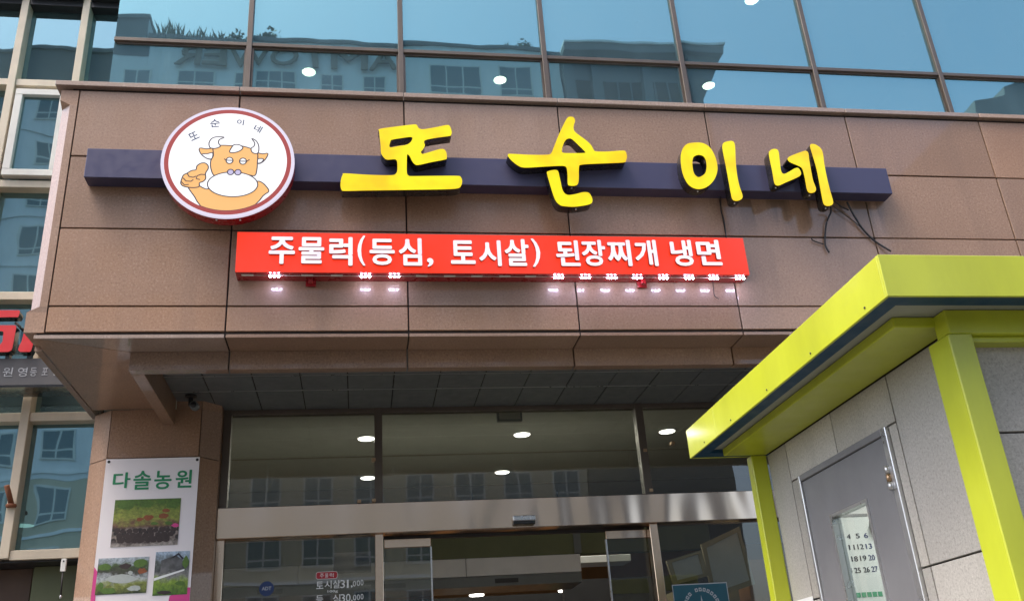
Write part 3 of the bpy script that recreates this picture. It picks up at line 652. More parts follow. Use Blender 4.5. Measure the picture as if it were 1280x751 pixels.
for s, x, z, r, w in (('또', -1.141, 5.300, -0.55, 0.062), ('순', -1.005, 5.412, -0.15, 0.066), ('이', -0.832, 5.426, 0.10, 0.048), ('네', -0.710, 5.376, 0.42, 0.054)):
    text('emblem_letter', s, x - w / 2, x + w / 2, z - w / 2, z + w / 2, 5.7550, 0.0016, 'logo_text', emb, bold=0.012, rot=r)
for x in (-0.955, -0.80): lathe_z('screw', [(0.006, -0.004), (0.006, 0.004)], (x, 5.80, DZ - DR * 0.985), 'white_plastic', disc, 8)

menu = thing('menu_lightbox_sign', 'long red lightbox with white Korean menu lettering under the yellow letters', 'sign', (1.0, 5.9, H + 2.83))
RX0, RX1, RZ0, RZ1, RY = -0.822, 2.812, H + 2.850, H + 3.153, 5.856
box('casing', RX0, RX1, RY + 0.006, 5.998, RZ0, RZ1, 'red_return', menu, 0.003)
box('face', RX0 + 0.001, RX1 - 0.001, RY, RY + 0.0055, RZ0 + 0.001, RZ1 - 0.001, 'red_face', menu)
for ch, x0, x1, za, zb_ in RED:
    c = text('letter', ch, x0, x1, za, zb_, RY - 0.022, 0.021, 'red_return', menu, bold=0.028 if ch not in '(),' else 0.012)
    text('letter_face', ch, x0, x1, za, zb_, RY - 0.0245, 0.0022, 'white_face', c, bold=0.028 if ch not in '(),' else 0.012)
LX = [-0.745, -0.568, -0.351, -0.153, 0.041, 0.238, 0.426, 0.620, 0.811, 1.009, 1.192, 1.395, 1.591, 1.784, 1.973, 2.170, 2.363, 2.551, 2.752]
LIT = {1, 4, 5, 11, 12, 13, 14, 15, 16, 17, 18}
for k, x in enumerate(LX):
    md = box('led_module', x - 0.040, x + 0.040, 5.888, 5.908, RZ0 - 0.007, RZ0 - 0.0005, 'white_plastic', menu, 0.002)
    if k in LIT:
        ld = bpy.data.lights.new('led_light', 'AREA'); ld.shape = 'RECTANGLE'; ld.size = 0.06; ld.size_y = 0.010; ld.energy = 0.05; ld.color = (0.62, 0.58, 1.0)
        lo = bpy.data.objects.new('led_light', ld); C.objects.link(lo); lo.parent = md; lo.location = (0, 0.0, -0.018)
        for d in (-0.027, 0, 0.027):
            lathe_z('led', [(0.006, 0.004), (0.0085, 0.0), (0.006, -0.005), (0.002, -0.007)], (x + d, 5.898, RZ0 - 0.011), 'led', md, 10)
for x in (-0.33, 2.03):
    br = box('bracket', x - 0.016, x + 0.016, 5.93, 5.962, RZ0 - 0.036, RZ0 - 0.0005, 'red_return', menu, 0.003)
    box('bracket_plate', x - 0.035, x + 0.035, 5.982, 5.996, RZ0 - 0.045, RZ0 - 0.0005, 'red_return', br)
tube('wire', [(RX0 + 0.05, 5.90, RZ0 - 0.004), (0, 5.9, RZ0 - 0.005), (1, 5.9, RZ0 - 0.004), (2, 5.9, RZ0 - 0.005), (RX1 - 0.02, 5.9, RZ0 - 0.004)], 0.002, 'white_plastic', menu, 6)

# ------------------------------------------------------------------ loose cables on the granite
def wire(label, pts, r, z_=None):
    P = [Vector(p) for p in pts]; out = []
    for i in range(len(P) - 1):
        a, b, c, d = P[max(i - 1, 0)], P[i], P[i + 1], P[min(i + 2, len(P) - 1)]
        for s in range(4):
            t = s / 4; out.append(0.5 * ((2 * b) + (c - a) * t + (2 * a - 5 * b + 4 * c - d) * t * t + (3 * b - a - 3 * c + d) * t ** 3))
    out.append(P[-1])
    o = tube('cable', out, r, 'cable'); tag(o, label, 'cable', 'loose sign cables'); return o
wire('black cable end dangling straight down from the last yellow letter', [(3.60, 5.90, 4.95), (3.628, 5.96, 4.901), (3.587, 5.97, 4.828), (3.562, 5.98, 4.756), (3.542, 5.985, 4.676), (3.533, 5.985, 4.615), (3.548, 5.98, 4.554)], 0.007)
wire('thick black cable slanting from the navy bar down to the kiosk roof', [(3.77, 5.94, 4.98), (3.814, 5.97, 4.895), (3.842, 5.975, 4.832), (3.87, 5.98, 4.77), (3.934, 5.985, 4.681), (3.989, 5.985, 4.629), (4.058, 5.97, 4.564)], 0.0075)
wire('thin grey wire running beside the thick slanting cable', [(3.60, 5.93, 4.98), (3.665, 5.97, 4.956), (3.752, 5.98, 4.885), (3.829, 5.98, 4.814), (3.885, 5.985, 4.752)], 0.003)
wire('short stub of cable tucked under the navy bar', [(3.66, 5.95, 5.0), (3.723, 5.96, 4.948), (3.748, 5.97, 4.944), (3.786, 5.97, 4.922)], 0.006)
wire('tiny cable scrap with light tip lying along the granite joint', [(3.429, 5.985, 4.675), (3.45, 5.985, 4.653), (3.519, 5.985, 4.628)], 0.005)
wire('thin dark wire dropping in the joint between yellow letters and red sign', [(2.745, 5.96, 5.02), (2.738, 5.985, 4.906), (2.748, 5.985, 4.825), (2.739, 5.985, 4.620)], 0.0045)
wire('bit of wire hanging on the granite below the right end of the red sign', [(2.57, 5.97, 4.30), (2.575, 5.99, 4.25), (2.572, 5.985, 4.19), (2.60, 5.985, 4.165)], 0.003)

# ------------------------------------------------------------------ banner on the pillar
ban = thing('pillar_banner', 'white vinyl banner with green Korean title and farm photographs on the pillar', 'banner', (-1.57, 7.47, 1.4))
box('sheet', -1.917, -1.228, 7.462, 7.468, 1.40, 3.478, 'banner_vinyl', ban)
for ch, x0, x1, za, zb_ in BAN: text('letter', ch, x0, x1, za, zb_, 7.4595, 0.002, 'banner_green', ban, bold=0.022)
box('photograph', -1.820, -1.343, 7.4592, 7.4615, 2.811, 3.161, 'photo_jars', ban)
box('photograph', -1.892, -1.538, 7.4592, 7.4615, 2.474, 2.732, 'photo_pond', ban)
box('photograph', -1.492, -1.249, 7.4592, 7.4615, 2.450, 2.763, 'photo_house', ban)
for pts, mt in (([(-1.45, 2.60), (-1.30, 2.645), (-1.30, 2.70), (-1.35, 2.735), (-1.45, 2.70)], 'photo_people'), ([(-1.49, 2.555), (-1.28, 2.62), (-1.28, 2.632), (-1.49, 2.575)], 'paper'), ([(-1.40, 2.70), (-1.33, 2.752), (-1.29, 2.71), (-1.30, 2.70), (-1.33, 2.735)], 'ink')):
    flat('printed_house', [pts], 7.4586, 7.4590, mt, ban)
rb = random.Random(5)
def blot(x, z, rx, rz, mat, y):          # one printed patch of a picture, uneven in outline
    p = [(x + rx * rb.uniform(0.75, 1.15) * math.cos(a * math.pi / 6), z + rz * rb.uniform(0.75, 1.15) * math.sin(a * math.pi / 6)) for a in range(12)]
    flat('printed_patch', [p], y - 0.0001, y, mat, ban)
for r in range(3):
    for k in range(10 - r): blot(-1.785 + 0.046 * k + 0.02 * r + rb.uniform(-0.006, 0.006), 2.925 - 0.034 * r, 0.022 + 0.004 * r, 0.017 + 0.004 * r, 'print_jar', 7.4590 - 0.0002 * (r * 10 + k) / 10)
for x, z, s, m_ in ((-1.63, 3.01, 0.020, 'print_autumn'), (-1.57, 3.02, 0.030, 'print_autumn'), (-1.46, 3.03, 0.030, 'print_autumn'), (-1.445, 3.07, 0.022, 'print_autumn'), (-1.52, 2.975, 0.020, 'print_leaf'), (-1.42, 2.975, 0.022, 'print_leaf'), (-1.40, 3.11, 0.04, 'print_leaf'), (-1.74, 3.12, 0.05, 'print_leaf'), (-1.58, 3.12, 0.035, 'print_leaf'), (-1.37, 2.955, 0.022, 'banner_pink')): blot(x, z, s * 1.3, s * 0.7, m_, 7.4584)
for x, z, rx, rz, m_ in ((-1.72, 2.58, 0.11, 0.035, 'print_water'), (-1.84, 2.67, 0.045, 0.025, 'print_leaf'), (-1.60, 2.69, 0.055, 0.032, 'print_leaf'), (-1.70, 2.67, 0.05, 0.02, 'print_jar'), (-1.58, 2.63, 0.035, 0.022, 'print_autumn'), (-1.80, 2.50, 0.06, 0.022, 'print_leaf'), (-1.86, 2.53, 0.026, 0.03, 'print_leaf'), (-1.66, 2.62, 0.02, 0.014, 'print_water'), (-1.62, 2.51, 0.05, 0.02, 'print_water')): blot(x, z, rx, rz, m_, 7.4588 if m_ == 'print_water' else 7.4584)
for x, z, rx, rz, m_ in ((-1.275, 2.68, 0.022, 0.05, 'print_leaf'), (-1.41, 2.47, 0.05, 0.014, 'print_jar'), (-1.30, 2.53, 0.04, 0.016, 'print_leaf')): blot(x, z, rx, rz, m_, 7.4580)
flat('pink_corner', [[(-1.9165, 2.674), (-1.893, 2.640), (-1.885, 2.43), (-1.88, 1.6), (-1.9165, 1.6)]], 7.4597, 7.4615, 'banner_pink', ban)
flat('pink_corner', [[(-1.2285, 2.497), (-1.254, 2.499), (-1.371, 2.443), (-1.40, 2.2), (-1.40, 1.6), (-1.2285, 1.6)]], 7.4602, 7.4615, 'banner_pink', ban)
for x in (-1.896, -1.245):
    flat('grommet', [ngon(x, 3.457, 0.011, 0.011, 14), ngon(x, 3.457, 0.005, 0.005, 14)], 7.459, 7.462, 'dark_metal', ban)
    flat('fixing_screw', [ngon(x, 3.457, 0.0055, 0.0055, 10)], 7.457, 7.50, 'dark_metal', ban)

# ------------------------------------------------------------------ security camera under the canopy
cc = thing('security_camera', 'small round white security camera under the canopy beside the pillar', 'camera', (-1.27, 7.3, H + 2.50))
lathe_z('ceiling_mount', [(0.045, 0.0), (0.045, -0.015), (0.018, -0.022), (0.016, -0.085)], (-1.31, 7.36, H + 2.499), 'black_plastic', cc)
tube('arm', [(-1.31, 7.36, H + 2.42), (-1.29, 7.33, H + 2.40), (-1.268, 7.30, H + 2.385)], 0.014, 'black_plastic', cc)
tube('body', [(-1.262, 7.31, H + 2.385), (-1.262, 7.22, H + 2.375)], 0.032, 'soffit_metal', cc, 18)
tube('lens', [(-1.262, 7.225, H + 2.375), (-1.262, 7.212, H + 2.373)], 0.022, 'black_plastic', cc, 16)

# ------------------------------------------------------------------ neighbour's sign on the left
ns = thing('neighbour_letter_sign', 'cropped red block letters standing on a dark grey name band at left', 'sign', (-2.9, 7.5, 4.06))
bandp = box('name_band', -4.2, -2.10, 7.50, 7.61, 4.100, 4.326, 'band_grey', ns, 0.003)
box('band_base', -4.2, -2.10, 7.503, 7.74, 4.085, 4.0995, 'black_return', ns)
for ch, x0, x1, za, zb_ in [('원', -2.774, -2.702, 4.173, 4.248), ('영', -2.664, -2.595, 4.172, 4.247), ('등', -2.573, -2.523, 4.174, 4.246), ('포', -2.485, -2.441, 4.182, 4.242), ('점', -2.407, -2.349, 4.178, 4.244)]:
    text('name_letter', ch, x0, x1, za, zb_, 7.4965, 0.003, 'letter_silver', bandp)
for loops in ([[(-3.2, 4.722), (-2.712, 4.722), (-2.704, 4.714), (-2.705, 4.675), (-2.712, 4.662), (-3.2, 4.655)]],
              [[(-3.2, 4.591), (-2.722, 4.591), (-2.712, 4.580), (-2.716, 4.395), (-2.722, 4.375), (-2.738, 4.363), (-3.2, 4.361)], [(-3.14, 4.54), (-2.812, 4.54), (-2.800, 4.53), (-2.797, 4.450), (-2.815, 4.415), (-3.14, 4.412)]],
              [[(-2.63, 4.72), (-2.54, 4.72), (-2.555, 4.50), (-2.575, 4.370), (-2.585, 4.362), (-2.655, 4.362), (-2.672, 4.378), (-2.668, 4.41), (-2.655, 4.45)]]):
    r = flat('block_letter', loops, 7.456, 7.54, 'black_return', ns); flat('block_letter_face', loops, 7.45, 7.4555, 'letter_red', r)
for x in (-3.05, -2.76, -2.60): box('stand', x - 0.015, x + 0.015, 7.50, 7.55, 4.326, 4.375, 'black_return', ns)
tube('stay', [(-2.76, 7.55, 4.655), (-2.66, 7.56, 4.56)], 0.012, 'black_return', ns)

pp = thing('rusty_pipe_stub', 'short rusty pipe stub sticking out of the cream mullion at far left', 'pipe', (-2.65, 7.70, 3.2))
tube('pipe', [(-2.645, 7.735, 3.215), (-2.655, 7.70, 3.27), (-2.672, 7.655, 3.345)], 0.020, 'rust', pp, 12)
lathe_z('flange', [(0.036, -0.012), (0.040, 0.0), (0.036, 0.012)], (-2.645, 7.735, 3.205), 'rust', pp, 14)
ds = thing('door_contact', 'small white switch box with dangling cord under the cream sill', 'switch', (-2.2, 7.7, 2.5))
box('switch_box', -2.221, -2.183, 7.70, 7.72, 2.69, 2.785, 'white_plastic', ds, 0.003)
flat('hole', [ngon(-2.202, 2.765, 0.006, 0.006, 10)], 7.698, 7.7005, 'black_plastic', ds)
tube('cord', [(-2.202, 7.71, 2.69), (-2.199, 7.71, 2.60), (-2.195, 7.71, 2.515)], 0.006, 'cable', ds)
lathe_z('cord_end', [(0.008, -0.012), (0.010, 0.0), (0.006, 0.012)], (-2.195, 7.71, 2.508), 'aluminium', ds, 10)

# ------------------------------------------------------------------ entrance fittings
sn = thing('door_sensor', 'small silver and black motion sensor on the steel door header', 'sensor', (1.335, 7.70, 2.9))
box('housing', 1.243, 1.430, 7.665, 7.714, 2.935, 2.978, 'aluminium', sn, 0.006)
box('lens', 1.246, 1.427, 7.667, 7.714, 2.908, 2.934, 'black_plastic', sn, 0.004)
pr = thing('price_lettering', 'white price lettering with red badge stuck on the left entrance glass', 'lettering', (-0.15, 7.79, 2.35))
GYF = 7.7965
def rrect(x0, x1, z0, z1, r, n=5):
    o = []
    for cx, cz, a in ((x1 - r, z1 - r, 0), (x0 + r, z1 - r, 90), (x0 + r, z0 + r, 180), (x1 - r, z0 + r, 270)):
        o += [(cx + r * math.cos(math.radians(a + 90 * i / n)), cz + r * math.sin(math.radians(a + 90 * i / n))) for i in range(n + 1)]
    return o
flat('badge_border', [rrect(-0.337, -0.169, 2.561, 2.618, 0.018)], GYF, 7.799, 'sticker_white', pr)
bd = flat('badge', [rrect(-0.334, -0.172, 2.564, 2.615, 0.016)], GYF - 0.0006, GYF - 0.0001, 'sticker_red', pr)
for ch, x0, x1, za, zb_ in [('주', -0.306, -0.275, 2.573, 2.604), ('물', -0.267, -0.24, 2.573, 2.604), ('럭', -0.231, -0.199, 2.573, 2.604)]:
    text('badge_letter', ch, x0, x1, za, zb_, GYF - 0.0016, 0.0008, 'sticker_white', bd)
for ch, x0, x1, za, zb_ in [('토', -0.333, -0.278, 2.489, 2.544), ('시', -0.268, -0.215, 2.489, 2.549), ('살', -0.205, -0.147, 2.488, 2.55), ('3', -0.147, -0.111, 2.487, 2.548), ('1', -0.096, -0.082, 2.486, 2.548), (',', -0.065, -0.051, 2.486, 2.504), ('0', -0.05, -0.026, 2.495, 2.537), ('0', -0.019, 0.006, 2.498, 2.54), ('0', 0.011, 0.033, 2.5, 2.543),
        ('등', -0.333, -0.278, 2.381, 2.44), ('심', -0.204, -0.146, 2.377, 2.441), ('3', -0.144, -0.11, 2.382, 2.441), ('0', -0.103, -0.067, 2.382, 2.441), (',', -0.064, -0.051, 2.379, 2.395), ('0', -0.047, -0.023, 2.389, 2.432), ('0', -0.018, 0.005, 2.391, 2.433), ('0', 0.011, 0.033, 2.394, 2.436), ('100g', -0.245, -0.166, 2.453, 2.475)]:
    text('price_character', ch, x0, x1, za, zb_, GYF - 0.001, 0.0025, 'sticker_white', pr, bold=0.0 if ch.isdigit() else 0.008)
sk = thing('security_sticker', 'round dark blue security company sticker on the left entrance glass', 'sticker', (-0.712, 7.79, 2.45))
flat('disc', [ngon(-0.712, 2.509, 0.056, 0.056, 32)], GYF, 7.799, 'sticker_blue', sk)
text('sticker_letter', 'ADT', -0.748, -0.676, 2.497, 2.524, GYF - 0.0012, 0.001, 'letter_silver', sk, bold=0.02)
tp = thing('teal_poster', 'teal poster with a pale spire and curved lettering on the right entrance glass', 'poster', (2.79, 7.79, 1.7))
box('sheet', 2.556, 3.032, 7.7925, 7.7985, 1.72, 2.386, 'poster_teal', tp)
for a in ((2.556, 3.032, 2.381, 2.388), ): box('white_edge', a[0], a[1], 7.7905, 7.7923, a[2], a[3], 'letter_silver', tp)
for x in (2.556, 3.027): box('white_edge', x, x + 0.005, 7.7905, 7.7923, 1.72, 2.3805, 'letter_silver', tp)
for k in range(11):
    an = math.radians(158 - k * 13.6); cx, cz = 2.794 + 0.145 * math.cos(an), 2.195 + 0.145 * math.sin(an)
    if k == 3: continue
    p = [(cx + u * math.sin(an) + v * math.cos(an), cz - u * math.cos(an) + v * math.sin(an)) for u, v in ((-0.012, -0.014), (0.012, -0.014), (0.012, 0.014), (-0.012, 0.014))]
    flat('curved_mark', [p, [tuple(Vector(q) * 0.45 + Vector((cx, cz)) * 0.55) for q in p]], 7.7905, 7.792, 'letter_silver', tp)
flat('spire', [[(2.794, 2.295), (2.800, 2.25), (2.815, 2.20), (2.83, 2.0), (2.758, 2.0), (2.773, 2.20), (2.788, 2.25)]], 7.790, 7.792, 'letter_silver', tp)
for a in ((-0.215, 0.10, 2.675, 2.845), (-0.165, 0.10, 2.38, 2.572)):
    t_ = box('framed_photograph', a[0], a[1], 8.30, 8.32, a[2], a[3], 'photo_people')
    tag(t_, 'upper grey group photograph hanging behind the left entrance glass' if a[2] > 2.6 else 'lower grey group photograph hanging behind the price lettering', 'photograph', 'photographs behind the entrance glass')
# leaning boards behind the right-hand pane
def board(label, pts, y, mat, w):
    b = thing('leaning_frame', label, 'frame', (sum(p[0] for p in pts) / 4, y, min(p[1] for p in pts)))
    ctr = Vector((sum(p[0] for p in pts) / 4, sum(p[1] for p in pts) / 4))
    inner = [tuple(Vector(p) + (ctr - Vector(p)).normalized() * w * 1.4) for p in pts]
    flat('frame', [pts, inner], y, y + 0.03, mat, b); flat('panel', [inner], y + 0.012, y + 0.02, 'room_white' if mat == 'wood_pale' else 'soffit_metal', b)
board('small pale wooden frame leaning inside the right entrance pane', [(2.62, 2.62), (2.95, 2.70), (2.98, 2.48), (2.66, 2.42)], 8.05, 'wood_pale', 0.035)
board('larger pale wooden frame leaning nearer the kiosk post inside', [(2.98, 2.76), (3.36, 2.90), (3.42, 2.40), (3.02, 2.30)], 8.12, 'wood_pale', 0.04)
o = thing('cardboard_stack', 'brown cardboard boxes piled inside behind the right entrance pane', 'boxes', (3.6, 8.3, 0.2))
box('carton', 3.40, 3.95, 8.22, 8.6, 2.05, 2.62, 'wood_warm', o, 0.004); box('carton', 2.75, 3.30, 8.22, 8.6, 2.0, 2.40, 'wood_pale', o, 0.004); box('carton', 2.7, 3.9, 8.22, 8.7, 0.2, 1.99, 'wood_warm', o, 0.004)

# ------------------------------------------------------------------ lamps
def downlight(label, p, r, mat, energy, col=(1, 0.95, 0.85)):
    t = thing('ceiling_downlight', label, 'lamp', p, 'ceiling downlights')
    lathe_z('trim', [(r * 1.18, 0.0), (r * 1.18, -0.006), (r * 1.02, -0.010), (r * 1.02, 0.0)], p, 'white_plastic', t)
    lathe_z('diffuser', [(r, -0.002), (r * 0.96, -0.014), (r * 0.6, -0.018)], p, mat, t)
    if energy:
        ld = bpy.data.lights.new('lamp_light', 'AREA'); ld.shape = 'DISK'; ld.size = r * 2; ld.energy = energy; ld.color = col
        lo = bpy.data.objects.new('lamp_light', ld); C.objects.link(lo); lo.parent = t; lo.location = (0, 0, -0.03)
for lb, x, y in (('lit downlight nearest the left transom pane mullion', 0.07, 9.39), ('lit downlight deeper behind the left transom pane', 0.10, 11.04), ('lit downlight near the middle of the wide transom pane', 1.67, 9.37), ('lit downlight deeper behind the wide transom pane', 1.68, 10.95), ('lit downlight behind the right transom pane by the kiosk roof', 3.24, 9.37)):
    downlight(lb, (x, y, H + 2.708), 0.085, 'lamp_disc', 6.5)
for lb, x, y in (('round lit lamp behind the second blue pane from the left', -0.558, 8.705), ('round lit lamp behind the pane above the yellow letters', 1.591, 8.716), ('round lit lamp low in the pane right of the roof reflection', 4.089, 8.669), ('round lit lamp cut by the top edge of the photo', 4.054, 7.216)):
    downlight(lb, (x, y, H + 6.715), 0.072, 'lamp_upper', 0)
downlight('lit lamp deep in the room behind the left curtain wall', (-3.80, 11.6, H + 2.41), 0.11, 'lamp_disc', 0)
for lb, x in (('small warm pendant seen under the white casing at left', 1.43), ('small warm pendant near the right sliding door', 2.55)):
    t = thing('pendant_lamp', lb, 'lamp', (x, 12.0, H + 1.44), 'pendant lamps in the dining room')
    lathe_z('shade', [(0.10, -0.0), (0.08, 0.05), (0.02, 0.07)], (x, 12, H + 1.44), 'white_plastic', t); lathe_z('bulb', [(0.08, -0.002), (0.09, -0.012), (0.05, -0.02)], (x, 12, H + 1.44), 'lamp_disc', t)
    tube('cord', [(x, 12, H + 1.50), (x, 12, H + 2.70)], 0.006, 'cable', t)

ex = thing('exit_fixture', 'unlit grey exit light box under the ceiling behind the wide transom pane', 'fixture', (1.39, 8.4, 4.0))
box('housing', 1.27, 1.51, 8.38, 8.43, 4.00, 4.11, 'soffit_metal', ex, 0.006); box('panel', 1.29, 1.49, 8.374, 8.3795, 4.015, 4.095, 'room_wall', ex)
tube('rod', [(1.39, 8.405, 4.11), (1.39, 8.405, H + 2.709)], 0.008, 'dark_metal', ex)

# ------------------------------------------------------------------ ticket kiosk on the right
K = thing('ticket_kiosk', 'lime green framed kiosk with grey stone walls and flat canopy roof', 'kiosk', (2.8, 3.7, 0))
KX0, KX1, KY0, KY1 = 1.786, 3.85, 2.709, 4.850
roof = node('roof', K, (2.8, 3.7, H + 1.3))
T_ = 0.012
box('roof_fascia', KX0, KX0 + T_, KY0 + T_ + 0.001, 4.42, H + 1.240, H + 1.400, 'lime', roof, 0.002)
box('roof_fascia', KX0, KX0 + T_, 4.422, KY1, H + 1.240, H + 1.400, 'lime', roof, 0.002)
box('roof_fascia', KX0, KX1, KY0, KY0 + T_, H + 1.240, H + 1.400, 'lime', roof, 0.002)
box('roof_fascia', KX0 + T_, KX1, KY1 - T_, KY1, H + 1.240, H + 1.400, 'lime', roof, 0.002)
box('roof_sheet', KX0 + T_, KX1, KY0 + T_, KY1 - T_, H + 1.36, H + 1.385, 'step_grey', roof)
# navy underside strip, then a grey step
box('under_strip', KX0 + T_, KX0 + 0.078, KY0 + T_, KY1 - T_, H + 1.243, H + 1.262, 'navy_trim', roof)
box('under_strip', KX0 + 0.0785, KX1, KY0 + T_, KY0 + 0.085, H + 1.243, H + 1.262, 'navy_trim', roof)
box('under_strip', KX0 + 0.0785, KX1, KY1 - 0.10, KY1 - T_, H + 1.243, H + 1.262, 'navy_trim', roof)
box('under_board', KX0 + 0.07, KX1, KY0 + 0.08, KY1 - 0.09, H + 1.2625, H + 1.275, 'step_grey', roof)
for y in (2.86, 3.31, 3.76, 4.21, 4.60): tube('rivet', [(KX0 - 0.003, y, H + 1.263), (KX0 + 0.002, y, H + 1.263)], 0.0045, 'dark_metal', roof, 8)
for x in (2.35, 2.95, 3.5): tube('rivet', [(x, KY0 - 0.003, H + 1.262), (x, KY0 + 0.002, H + 1.262)], 0.0045, 'dark_metal', roof, 8)
beam = node('roof_beam', K, (2.2, 3.7, H + 1.22))
box('side_beam', 1.935, 2.178, 2.940, 4.740, H + 1.221, H + 1.2615, 'lime', beam, 0.004)
box('front_beam', 2.100, KX1, 2.872, 2.952, H + 1.167, H + 1.2615, 'lime', beam, 0.004)
box('front_beam', 2.192, KX1, 2.90, 2.96, H + 1.144, H + 1.1665, 'lime', beam, 0.002)
for n_, x0, x1, y0, y1 in (('post', 2.090, 2.186, 2.870, 3.002), ('post', 2.089, 2.176, 4.735, 4.80)):
    box(n_, x0, x1, y0, y1, 0.0, H + (1.1665 if y0 < 3 else 1.2205), 'lime', K, 0.004)
box('post', KX1 - 0.2, KX1 - 0.104, 2.870, 3.0, 0, H + 1.143, 'lime', K, 0.004)
# stone clad walls: each slab separate, dark joints behind
wall = node('side_wall', K, (2.2, 3.9, 0))
WX = 2.180
JY = [3.003, 3.463, 3.982, 4.502, 4.734]
DY0, DY1, DZT = 3.528, 4.398, H + 1.018
box('backing', WX + 0.016, WX + 0.05, 3.003, DY0 - 0.002, 0.02, H + 1.25, 'joint', wall)
box('backing', WX + 0.016, WX + 0.05, DY1 + 0.002, 4.734, 0.02, H + 1.25, 'joint', wall)
box('backing', WX + 0.016, WX + 0.05, DY0 - 0.002, DY1 + 0.002, DZT + 0.002, H + 1.25, 'joint', wall)
gk = 0.0038
def slab(y0, y1, z0, z1): box('stone_slab', WX, WX + 0.02, y0 + gk, y1 - gk, z0 + gk, z1 - gk, 'kiosk_stone', wall, 0.0015)
ZJ = H + 0.440
for z0_, z1_ in ((0.0, 0.70), (0.70, ZJ), (ZJ, H + 1.2205)):
    slab(JY[0], JY[1], z0_, z1_); slab(JY[3], JY[4], z0_, z1_)
    if z1_ <= ZJ + 0.01:
        slab(JY[1], DY0, z0_, z1_); slab(DY1, JY[3], z0_, z1_)
slab(JY[1], DY0, ZJ, DZT); slab(DY1, JY[3], ZJ, DZT)
slab(JY[1], JY[2], DZT, H + 1.2205); slab(JY[2], JY[3], DZT, H + 1.2205)
fw = node('front_wall', K, (3, 2.97, 0))
box('backing', 2.19, 2.80, 2.975, 3.01, 0.02, H + 1.143, 'joint', fw)
box('stone_slab', 2.804, 3.64, 2.955, 3.01, 0.0, 0.85, 'kiosk_stone', fw)
box('added_window', 2.82, 3.64, 2.985, 2.993, 0.86, H + 1.14, 'glass_kiosk', fw)  # unseen glazing, put in to let daylight onto the calendar
box('window_frame', 2.802, 2.82, 2.96, 3.01, 0.86, H + 1.14, 'aluminium', fw)
for x0, x1 in ((2.187, 2.452), (2.452, 2.80)):
    for z0_, z1_ in ((0, H + 0.30), (H + 0.30, H + 0.82), (H + 0.82, H + 1.166)):
        box('stone_slab', x0 + gk, x1 - gk, 2.955, 2.972, z0_ + gk, z1_ - gk, 'kiosk_stone', fw, 0.0015)
# far wall, floor, and a glazed right-hand side that lights the inside
inn = node('inner_room', K, (3, 4, 0))
box('inner_wall', 2.24, KX1 - 0.1, 4.72, 4.78, 0.0, H + 1.25, 'room_white', inn)
box('inner_floor', 2.24, KX1 - 0.1, 3.02, 4.72, 0.0, 0.1, 'paving', inn)
box('right_wall', KX1 - 0.13, KX1 - 0.1, 3.02, 4.72, 0.1, 0.9, 'room_white', inn)
box('window_pane', KX1 - 0.12, KX1 - 0.11, 3.02, 4.72, 0.9, H + 1.2, 'glass_kiosk', inn)
# grey steel door
door = node('door', K, (2.18, 3.95, 0.1))
fr_ = 0.040
box('door_frame', WX - 0.018, WX + 0.05, DY0, DY0 + fr_, 0.05, DZT, 'aluminium', door, 0.003)
box('door_frame', WX - 0.018, WX + 0.05, DY1 - 0.022, DY1, 0.05, DZT, 'aluminium', door, 0.003)
box('door_frame', WX - 0.018, WX + 0.05, DY0 + fr_, DY1 - 0.022, DZT - 0.030, DZT, 'door_grey', door, 0.003)
LY0, LY1, LZ = DY0 + fr_ + 0.003, DY1 - 0.025, DZT - 0.033
WY0, WY1, WZ1, WZ0 = 3.800, 4.155, H + 0.777, 0.95
ln = (WX - 0.006, WX + 0.034)
lf = flat('door_leaf', [[(LY0, 0.06), (LY1, 0.06), (LY1, LZ), (LY0, LZ)], [(WY0, WZ0), (WY1, WZ0), (WY1, WZ1), (WY0, WZ1)]], 0.0, 0.04, 'door_grey', door)
lf.rotation_euler = (0, 0, math.pi / 2); lf.location = Vector((sum(ln) / 2, (LY0 + LY1) / 2, (0.06 + LZ) / 2)) - WL[door]
fw_ = 0.014
box('window_bead', ln[0] - 0.006, ln[1], WY0, WY0 + fw_, WZ0, WZ1, 'aluminium', door)
box('window_bead', ln[0] - 0.006, ln[1], WY1 - fw_, WY1, WZ0, WZ1, 'aluminium', door)
box('window_bead', ln[0] - 0.006, ln[1], WY0 + fw_, WY1 - fw_, WZ1 - fw_, WZ1, 'aluminium', door)
box('window_pane', WX + 0.016, WX + 0.021, WY0 + fw_, WY1 - fw_, WZ0, WZ1 - fw_, 'glass_kiosk', door)
hz = H + 0.81
for k in range(3): tube('hinge', [(WX - 0.026, DY0 + fr_ * 0.9, hz - 0.05 + k * 0.034), (WX - 0.026, DY0 + fr_ * 0.9, hz - 0.019 + k * 0.034)], 0.011, 'brass' if k == 1 else 'aluminium', door, 10)
box('hinge_plate', WX - 0.022, WX - 0.0185, DY0 + 0.006, DY0 + fr_ + 0.02, hz - 0.05, hz + 0.05, 'aluminium', door)

